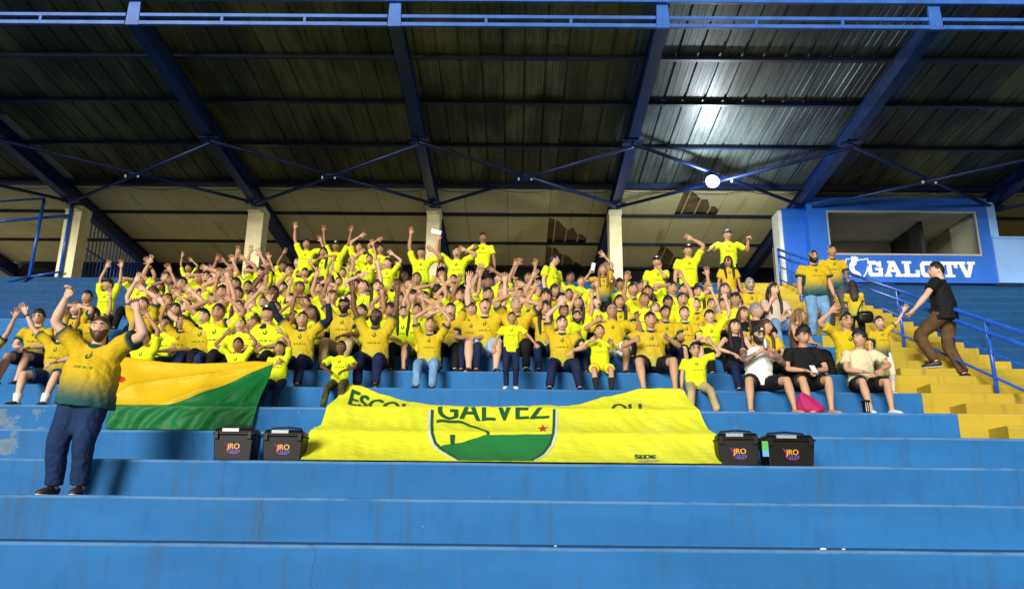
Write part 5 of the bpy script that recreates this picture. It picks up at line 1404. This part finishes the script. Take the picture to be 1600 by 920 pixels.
# the print (the wording is cut by the fold at the upper nosing)
for q, dx in enumerate((-0.9, 0.0, 0.9)):
    pass
def bold_print(s, cx, base, cap, width, rot, material, keep, name='lettering'):
    root = None
    for q, dx in enumerate((-1.0, 0.0, 1.0)):
        p_ = px_text(s, cx + dx, base, cap, width, rot)
        print_on(p_, material, name, 0.006 + 0.0012 * q, keep)
bold_print('ESCOL', 590, 644, 25, 96, 0.27, M_BDARK, 'above')
bold_print('GALVEZ', 771, 651, 24, 172, 0.0, M_BDARK, 'below')
bold_print('OL!', 980, 652, 24, 46, -0.06, M_BDARK, 'above')
bold_print('SEDE', 1008, 713, 8, 32, 0.02, M_BDARK, None)
lo = [(671.5, 640), (670.5, 660), (671, 677), (676, 689), (686, 700), (700, 711), (713, 720)]
hi = [(870, 640), (869.5, 660), (868.5, 678), (863, 691), (853, 704), (842, 714), (834, 720)]
for side in (lo, hi):
    sg = 1 if side is lo else -1
    print_on(px_stroke(side, 4.2), M_BWHITE, 'shield_border')
    print_on(px_stroke([(x + sg * 4.0, y - 0.6) for x, y in side], 4.4), M_BDARK, 'shield_rim', 0.0075)
print_on(px_poly([(758, 678), (865, 678), (860, 690), (849, 704), (838, 714), (832, 719.5), (714, 719.5), (698, 708), (686, 697), (692, 693), (716, 688), (738, 683)]), M_BGREEN, 'shield_field', 0.005)
print_on(px_stroke([(682, 656), (692, 654.5), (704, 654.5), (718, 656), (734, 660), (748, 666), (759, 673), (764, 678)], 4.2), M_BDARK, 'shield_arc', 0.008)
print_on(px_poly([(703, 679), (711, 679), (710, 690), (704, 692)]), M_BDARK, 'shield_mark', 0.008)
st = []
for i in range(10):
    r_ = 8.6 if i % 2 == 0 else 3.6; a = -math.pi / 2 + i * math.pi / 5; st.append((848 + r_ * math.cos(a), 668 + r_ * math.sin(a)))
print_on([([(848, 668)] + st, [(0, 1 + i, 1 + (i + 1) % 10) for i in range(10)])], M_BRED, 'red_star', 0.007)
print_on(px_poly([(995, 721.5), (998, 717.5), (1006, 718), (1013, 715.5), (1020, 718), (1028, 717.5), (1031, 721.5)]), M_BPINK, 'lower_crest', 0.006)

# flag, held up along its top edge, folded over the step and hanging on the riser below
FL_D0, FL_D1 = row_d(4) - 0.03, row_d(4) + 0.36
zf0 = row_z(4) + 0.015; zf1 = at(300, 562, FL_D1).z
def flag_point(px, py):
    v = ray(px, py)
    p = at_plane(px, py, FL_D0, zf0, FL_D1, zf1)
    if p.z < zf0:
        p = at(px, py, FL_D0 - 0.012)
    return p
flag = empty('flag', (at(290, 640, FL_D0).x, FL_D0, row_z(4)), 'large yellow and green flag held up beside the bearded man, folded over a step', 'flag')
t = NT('flag_cloth'); s_ = t.sep(t.attr('cloth').outputs['Vector'])
n_ = t.noise(t.attr('cloth').outputs['Vector'], 3.0, 2)
c = t.mix(t.ramp(t.M('ADD', s_[2], t.M('MULTIPLY', t.M('SUBTRACT', n_, 0.5), 0.015)), 0.496, 0.504), (0.66, 0.43, 0.010), (0.006, 0.14, 0.032))
rd = t.M('ADD', t.M('POWER', t.M('DIVIDE', t.M('SUBTRACT', s_[0], 0.015), 0.055), 2.0), t.M('POWER', t.M('DIVIDE', t.M('SUBTRACT', s_[1], 0.32), 0.05), 2.0))
c = t.mix(t.M('LESS_THAN', rd, 1.0), c, (0.55, 0.03, 0.02))
fabric(t, c, 0.3); t.b.inputs['Roughness'].default_value = 0.5; M_FLAG = t.m
topf = [(184, 556), (215, 560), (260, 566), (310, 568), (360, 566), (400, 564), (428, 566)]
NU, NV = 110, 60; V = []; Fc = []; CL = []
for i in range(NU + 1):
    u = i / NU
    for j in range(NV + 1):
        v = j / NV
        # left and right edges in the picture, top to bottom
        lx = interp([(0, 184), (0.68, 174), (1, 166)], v); rx = interp([(0, 428), (0.35, 416), (0.68, 402), (1, 394)], v)
        px = lerp(lx, rx, u); tx = lerp(184, 428, u); ty = interp(topf, tx); fold_y = 632.5 + 0.011 * (px - 170)
        py = lerp(ty, fold_y, v / 0.68) if v <= 0.68 else lerp(fold_y, 670.5 + 0.008 * (px - 170), (v - 0.68) / 0.32)
        p = flag_point(px, py)
        # hanging folds: sweeping from the held corner, and crumples on the riser
        a = math.hypot((u - 1.0) * 1.6, v * 0.9); ang = math.atan2(v * 0.9, (1.0 - u) * 1.6 + 0.02)
        amp = min(1, v * 5) * (1 - 0.85 * math.exp(-((v - 0.68) / 0.05) ** 2))
        if v <= 0.68: dy = 0.085 * (abs(math.sin(ang * 10.5 + 0.8 * math.sin(u * 4))) ** 0.6 - 0.6) * min(1, a * 1.5) + 0.06 * mnoise.noise((u * 6, v * 3, 2))
        else: dy = 0.022 * math.sin(u * 38 + 3 * v * 4 + 2 * mnoise.noise((u * 5, v * 4, 1))) + 0.012 * mnoise.noise((u * 22, v * 12, 5)); amp *= 0.8
        off = dy * amp - (0.012 if v > 0.68 else 0)
        if v > 0.66: off = min(off, 0.004)
        V.append((p.x, p.y + off, p.z + 0.3 * abs(off) * (1 if v < 0.68 else 0)))
        bx, by = u, v / 0.68
        dline = (u - 0.36) * 0.98 - (1.0 - by) ** 0.8 * 0.64            # diagonal from the held corner to the lower middle
        g_ = 0.5 + 0.5 * max(-1, min(1, dline * 4)) if v <= 0.672 else 1.0
        CL.append((u, v, g_))
for i in range(NU):
    for j in range(NV):
        a = i * (NV + 1) + j; Fc.append((a, a + 1, a + NV + 2, a + NV + 1))
me = bpy.data.meshes.new('cloth'); me.from_pydata(V, [], Fc); me.materials.append(M_FLAG)
a_ = me.attributes.new('cloth', 'FLOAT_VECTOR', 'POINT'); a_.data.foreach_set('vector', np.array(CL).ravel())
me.polygons.foreach_set('use_smooth', [True] * len(Fc)); me.update()
o = bpy.data.objects.new('cloth', me); COL.objects.link(o); setparent(o, flag)
sd_ = o.modifiers.new('thick', 'SOLIDIFY'); sd_.thickness = 0.003; sd_.offset = 0

# ================================================================== black equipment cases
M_OR = mat('sticker_orange', (0.75, 0.33, 0.02), 0.5); M_BL = mat('sticker_blue', (0.05, 0.07, 0.42), 0.5); M_MG = mat('sticker_magenta', (0.5, 0.04, 0.25), 0.5)
M_GREY = mat('grey_label', (0.32, 0.32, 0.33), 0.35); M_TAG = mat('green_tag', (0.08, 0.42, 0.10), 0.5); M_TAGB = mat('blue_tag', (0.10, 0.35, 0.65), 0.5)
def case(px0, px1, pyt, rot, label, tag_=False):
    D = row_d(2) + 0.06; a = at(px0, 712, D); b_ = at(px1, 712, D); w = b_.x - a.x; cx = (a.x + b_.x) / 2; z = row_z(2); h = at((px0 + px1) / 2, pyt, D).z - z - 0.035; dp = 0.30
    root = empty('equipment_case', (cx, D + dp / 2, z), label, 'case', 'black equipment cases beside the banner')
    root.rotation_euler = (0, 0, R(rot))
    def part(mb, nm, m_, bev=0.0):
        me_ = mb.build(nm, m_, None, bev); me_.parent = root; return me_
    m = MB(); t0, t1 = 0.88, 1.0; hb = h * 0.78
    m.hexa([(-w / 2 * t0, -dp / 2 * t0, 0), (w / 2 * t0, -dp / 2 * t0, 0), (w / 2 * t0, dp / 2 * t0, 0), (-w / 2 * t0, dp / 2 * t0, 0), (-w / 2 * .97, -dp / 2, hb), (w / 2 * .97, -dp / 2, hb), (w / 2 * .97, dp / 2, hb), (-w / 2 * .97, dp / 2, hb)])
    part(m, 'body', M_BLACKP, 0.012)
    m = MB(); m.box(-w / 2, w / 2, -dp / 2 - 0.012, dp / 2 + 0.012, hb + 0.001, hb + h * 0.07); part(m, 'rim', M_BLACKP, 0.006)
    m = MB(); m.hexa([(-w / 2 * .97, -dp / 2, hb + h * .071), (w / 2 * .97, -dp / 2, hb + h * .071), (w / 2 * .97, dp / 2, hb + h * .071), (-w / 2 * .97, dp / 2, hb + h * .071),
            (-w / 2 * .88, -dp / 2 * .8, h), (w / 2 * .88, -dp / 2 * .8, h), (w / 2 * .88, dp / 2 * .8, h), (-w / 2 * .88, dp / 2 * .8, h)])
    lid = part(m, 'lid', M_BLACKP, 0.015)
    m = MB(); m.box(-w * 0.28, w * 0.12, -dp / 2 * .93 - 0.016, -dp / 2 * .93 + 0.02, hb + h * .09, hb + h * .19); part(m, 'lid_label', M_GREY)
    m = MB(); m.tube([(-w * .40, 0, h - 0.02), (-w * .36, 0, h + 0.022), (0, 0, h + 0.036), (w * .36, 0, h + 0.022), (w * .40, 0, h - 0.02)], 0.010, 8); part(m, 'handle', M_BLACKP)
    for sx in (-1, 1):
        m = MB(); m.box(sx * w * .40 - 0.022, sx * w * .40 + 0.022, -dp / 2 - 0.026, -dp / 2 - 0.0125, hb - 0.05, hb + h * .10); part(m, 'latch', M_BLACKP, 0.004)
    f = lambda zz: -dp / 2 * (t0 + (1 - t0) * zz / hb) - 0.0025
    for s_, m_, zz, sz, xo in (('JRO', M_OR, hb * .46, 0.078, 0.012), ('ELEV', M_BL, hb * .30, 0.052, 0.03)):
        V_, F_ = text_mesh(s_, sz); m = MB()
        for q in (-0.002, 0.002): m.add([(v[0] + xo + q, f(zz + v[1]) - 0.0006 * (q > 0), zz + v[1]) for v in V_], F_)
        part(m, 'sticker_lettering', m_)
    m = MB(); pts = [(-0.085, hb * .70), (-0.055, hb * .52), (-0.06, hb * .36), (-0.02, hb * .28), (0.05, hb * .27), (0.08, hb * .34)]
    m.tube([(x, f(zz), zz) for x, zz in pts], 0.0035, 5); part(m, 'sticker_swash', M_MG)
    if tag_:
        m = MB(); m.box(-w / 2 - 0.055, -w / 2 + 0.012, -dp / 2 - 0.035, -dp / 2 - 0.030, hb * .62, hb * .98); part(m, 'green_tag', M_TAG)
        m = MB(); m.box(-w / 2 - 0.055, -w / 2 + 0.012, -dp / 2 - 0.036, -dp / 2 - 0.031, hb * .36, hb * .618); part(m, 'blue_tag', M_TAGB)
    return root
case(329, 394, 662, 0, 'black equipment case under the hanging green end of the flag')
case(406, 471, 665, 3, 'black equipment case touching the banner on the flag side')
case(1124, 1190, 670, -5, 'black equipment case touching the banner on the stairs side')
case(1197, 1276, 673, 2, 'black equipment case with a green tag, on the stairs side', True)

# ================================================================== small things in hands and on the steps
def slab(name, c, w, h, th_, tilt_, material, label, cat):
    m = MB(); m.box(-w / 2, w / 2, -th_ / 2, th_ / 2, -h / 2, h / 2); o = m.build(name, material, None, min(th_ * 0.4, 0.006)); o.location = c; o.rotation_euler = tilt_
    return tag(o, label, cat)
hp_ = handpos(ph1i, 'R', 0.10); slab('phone', hp_ + vec(0, -0.05, 0.03), 0.16, 0.075, 0.010, (0.1, R(-20), 0.1), M_PHONE, 'black phone held sideways above the crowd', 'phone')
hp_ = handpos(wphi, 'L', 0.11); slab('phone', hp_ + vec(0, -0.04, 0.03), 0.075, 0.155, 0.009, (0.1, R(10), 0.2), M_PAPER, 'white-backed phone held up by the woman with long fair hair', 'phone')
hp_ = handpos(papi, 'L', 0.13); slab('paper', hp_ + vec(-0.05, -0.03, 0.05), 0.22, 0.09, 0.002, (0.3, R(15), 0.0), M_PAPER, 'white sheet of paper waved in front of the cream column', 'paper')
a1 = wpos(phti, phti['arms'][0][3]); a2 = wpos(phti, phti['arms'][1][3]); c_ = (a1 + a2) / 2
slab('phone', c_ + vec(0.0, -0.11, 0.0), 0.075, 0.15, 0.010, (R(-40), 0, 0.1), M_PAPER, 'pale phone held by the young man in black', 'phone')
M_CAN = mat('can_metal', (0.55, 0.58, 0.62), 0.3, 0.7); M_CANR = mat('can_print', (0.03, 0.10, 0.35), 0.35)
def can(c, label, h=0.14, r_=0.032, body_=M_CANR):
    root = empty('drink_can', c, label, 'can')
    m = MB(); V_, F_ = tube_np([(c[0], c[1], c[2] + z) for z in (0.008, 0.014, h - 0.016, h - 0.008)], [r_ * .92, r_, r_, r_ * .9], 16); m.add(V_, F_, 0, True); m.build('body', body_, root)
    for z0_, z1_ in ((0, 0.0079), (h - 0.0079, h)):
        m = MB(); V_, F_ = tube_np([(c[0], c[1], c[2] + z0_), (c[0], c[1], c[2] + z1_)], [r_ * .8, r_ * .86], 16); m.add(V_, F_, 0, True); m.build('end', M_CAN, root)
hp_ = handpos(tanki, 'L', 0.07); can(hp_ + vec(0, -0.045, -0.02), 'small drink can in the tattooed man\'s hands', body_=M_CAN)
hp_ = handpos(boti, 'L', 0.08); can(hp_ + vec(0, -0.045, -0.10), 'blue drink can held low by the broad bearded man')
p = at(1354, 640, row_d(4) + 0.12); z = row_z(4)
root = empty('tumbler', (p.x, p.y, z), 'black tumbler standing on the step between the white trainers', 'tumbler')
m = MB(); V_, F_ = tube_np([(p.x, p.y, z + q) for q in (0.001, 0.01, 0.15)], [0.040, 0.043, 0.052], 18); m.add(V_, F_, 0, True); m.build('cup', M_BLACKP, root)
m = MB(); V_, F_ = tube_np([(p.x, p.y, z + q) for q in (0.151, 0.165, 0.175)], [0.055, 0.055, 0.045], 18); m.add(V_, F_, 0, True); m.build('lid', M_BLACKP, root)
for q in (-0.025, 0.0, 0.025):
    m = MB(); m.box(p.x + q - 0.004, p.x + q + 0.004, p.y - 0.056, p.y - 0.050, z + 0.02, z + 0.14); m.build('rib', M_CAN, root)
# magenta cloth bag slumped on the step
p = at(1268, 641, row_d(4) + 0.30); bag = PB()
def bagfn(th_, ph_):
    z_ = -np.cos(th_); r_ = np.sin(th_); f = 1 - 0.35 * np.clip(z_, 0, 1)
    f = (1 - 0.62 * np.clip((z_ + 0.6) / 1.6, 0, 1)) * (1 + 0.10 * np.sin(ph_ * 7 + 2 * z_)); return 0.20 * r_ * np.sin(ph_) * f - 0.07 * np.clip(z_ + .5, 0, 2), -0.11 * r_ * np.cos(ph_) * f, 0.155 * (z_ + 0.93) * np.where(z_ < -0.93, 0, 1)
V_, F_ = grid_sphere(bagfn, 26, 18); V_ = wrinkle(V_, 0.022, 11.0, 5); V_[:, 2] = np.clip(V_[:, 2], 0.002, None)
o = finish('cloth_bag', V_, F_, [mat('magenta_cloth', (0.42, 0.008, 0.11), 0.75, 0, 5, 0.2, 0.4, 14)], None, None, 1.0); o.location = (p.x, p.y, row_z(4)); tag(o, 'slumped magenta cloth bag on the step by the black-shirted young man', 'bag')
# black shoulder bag on the woman's lap and black bag on the bearded man's chest
def soft_bag(px, py, D, w, h, dp, label):
    c_ = at(px, py, D); V_, F_ = grid_sphere(lambda a, b__: (w / 2 * np.sign(np.sin(b__)) * np.abs(np.sin(a) * np.sin(b__)) ** 0.6, -dp / 2 * np.sin(a) * np.cos(b__), -h / 2 * np.sign(np.cos(a)) * np.abs(np.cos(a)) ** 0.6), 20, 14)
    V_ = wrinkle(V_, 0.012, 12.0, 3); root = empty('shoulder_bag', c_, label, 'bag')
    o = finish('pouch', V_, F_, [M_BLACKP], None, root, 1.0)
    m = MB(); m.tube([(-w * .45, 0, h * .3), (-w * .2, 0.05, h * .9), (w * .1, 0.10, h * 1.5)], 0.010, 6); s_ = m.build('strap', M_BLACKP); s_.parent = root
    m = MB(); m.tube([(-w * .3, -dp / 2 - 0.004, h * .15), (0, -dp / 2 - 0.008, h * .18), (w * .3, -dp / 2 - 0.004, h * .15)], 0.004, 5); s_ = m.build('zip', M_CHROME); s_.parent = root
soft_bag(698, 531, row_d(7) + 0.02, 0.22, 0.20, 0.10, 'black shoulder bag resting on the gold-shirted woman\'s lap')
soft_bag(1173, 472, row_d(10) - 0.02, 0.18, 0.26, 0.10, 'black bag strapped on the chest of the bearded man with glasses')
soft_bag(1352, 495, row_d(8) + 0.30, 0.30, 0.22, 0.12, 'black bag beside the person turned away on the yellow steps')
# crumbs of litter on the lower nosing
for i, (px, py) in enumerate(((1286, 856), (1318, 857), (868, 854))):
    p = at(px, py, row_d(0) + 0.05); m = MB(); V_, F_ = ellipsoid((p.x, p.y, row_z(0) + 0.008), ((0.03, 0.014, 0.010), (0.016, 0.012, 0.007), (0.012, 0.01, 0.006))[i], 6, 5); m.add(V_, F_, 0)
    tag(m.build('litter', M_PAPER), (['larger pale scrap of litter below the tagged case', 'small pale scrap of litter next to a larger scrap', 'pale scrap of litter below the shield of the banner'][i]), 'litter', 'scraps on the lowest step')
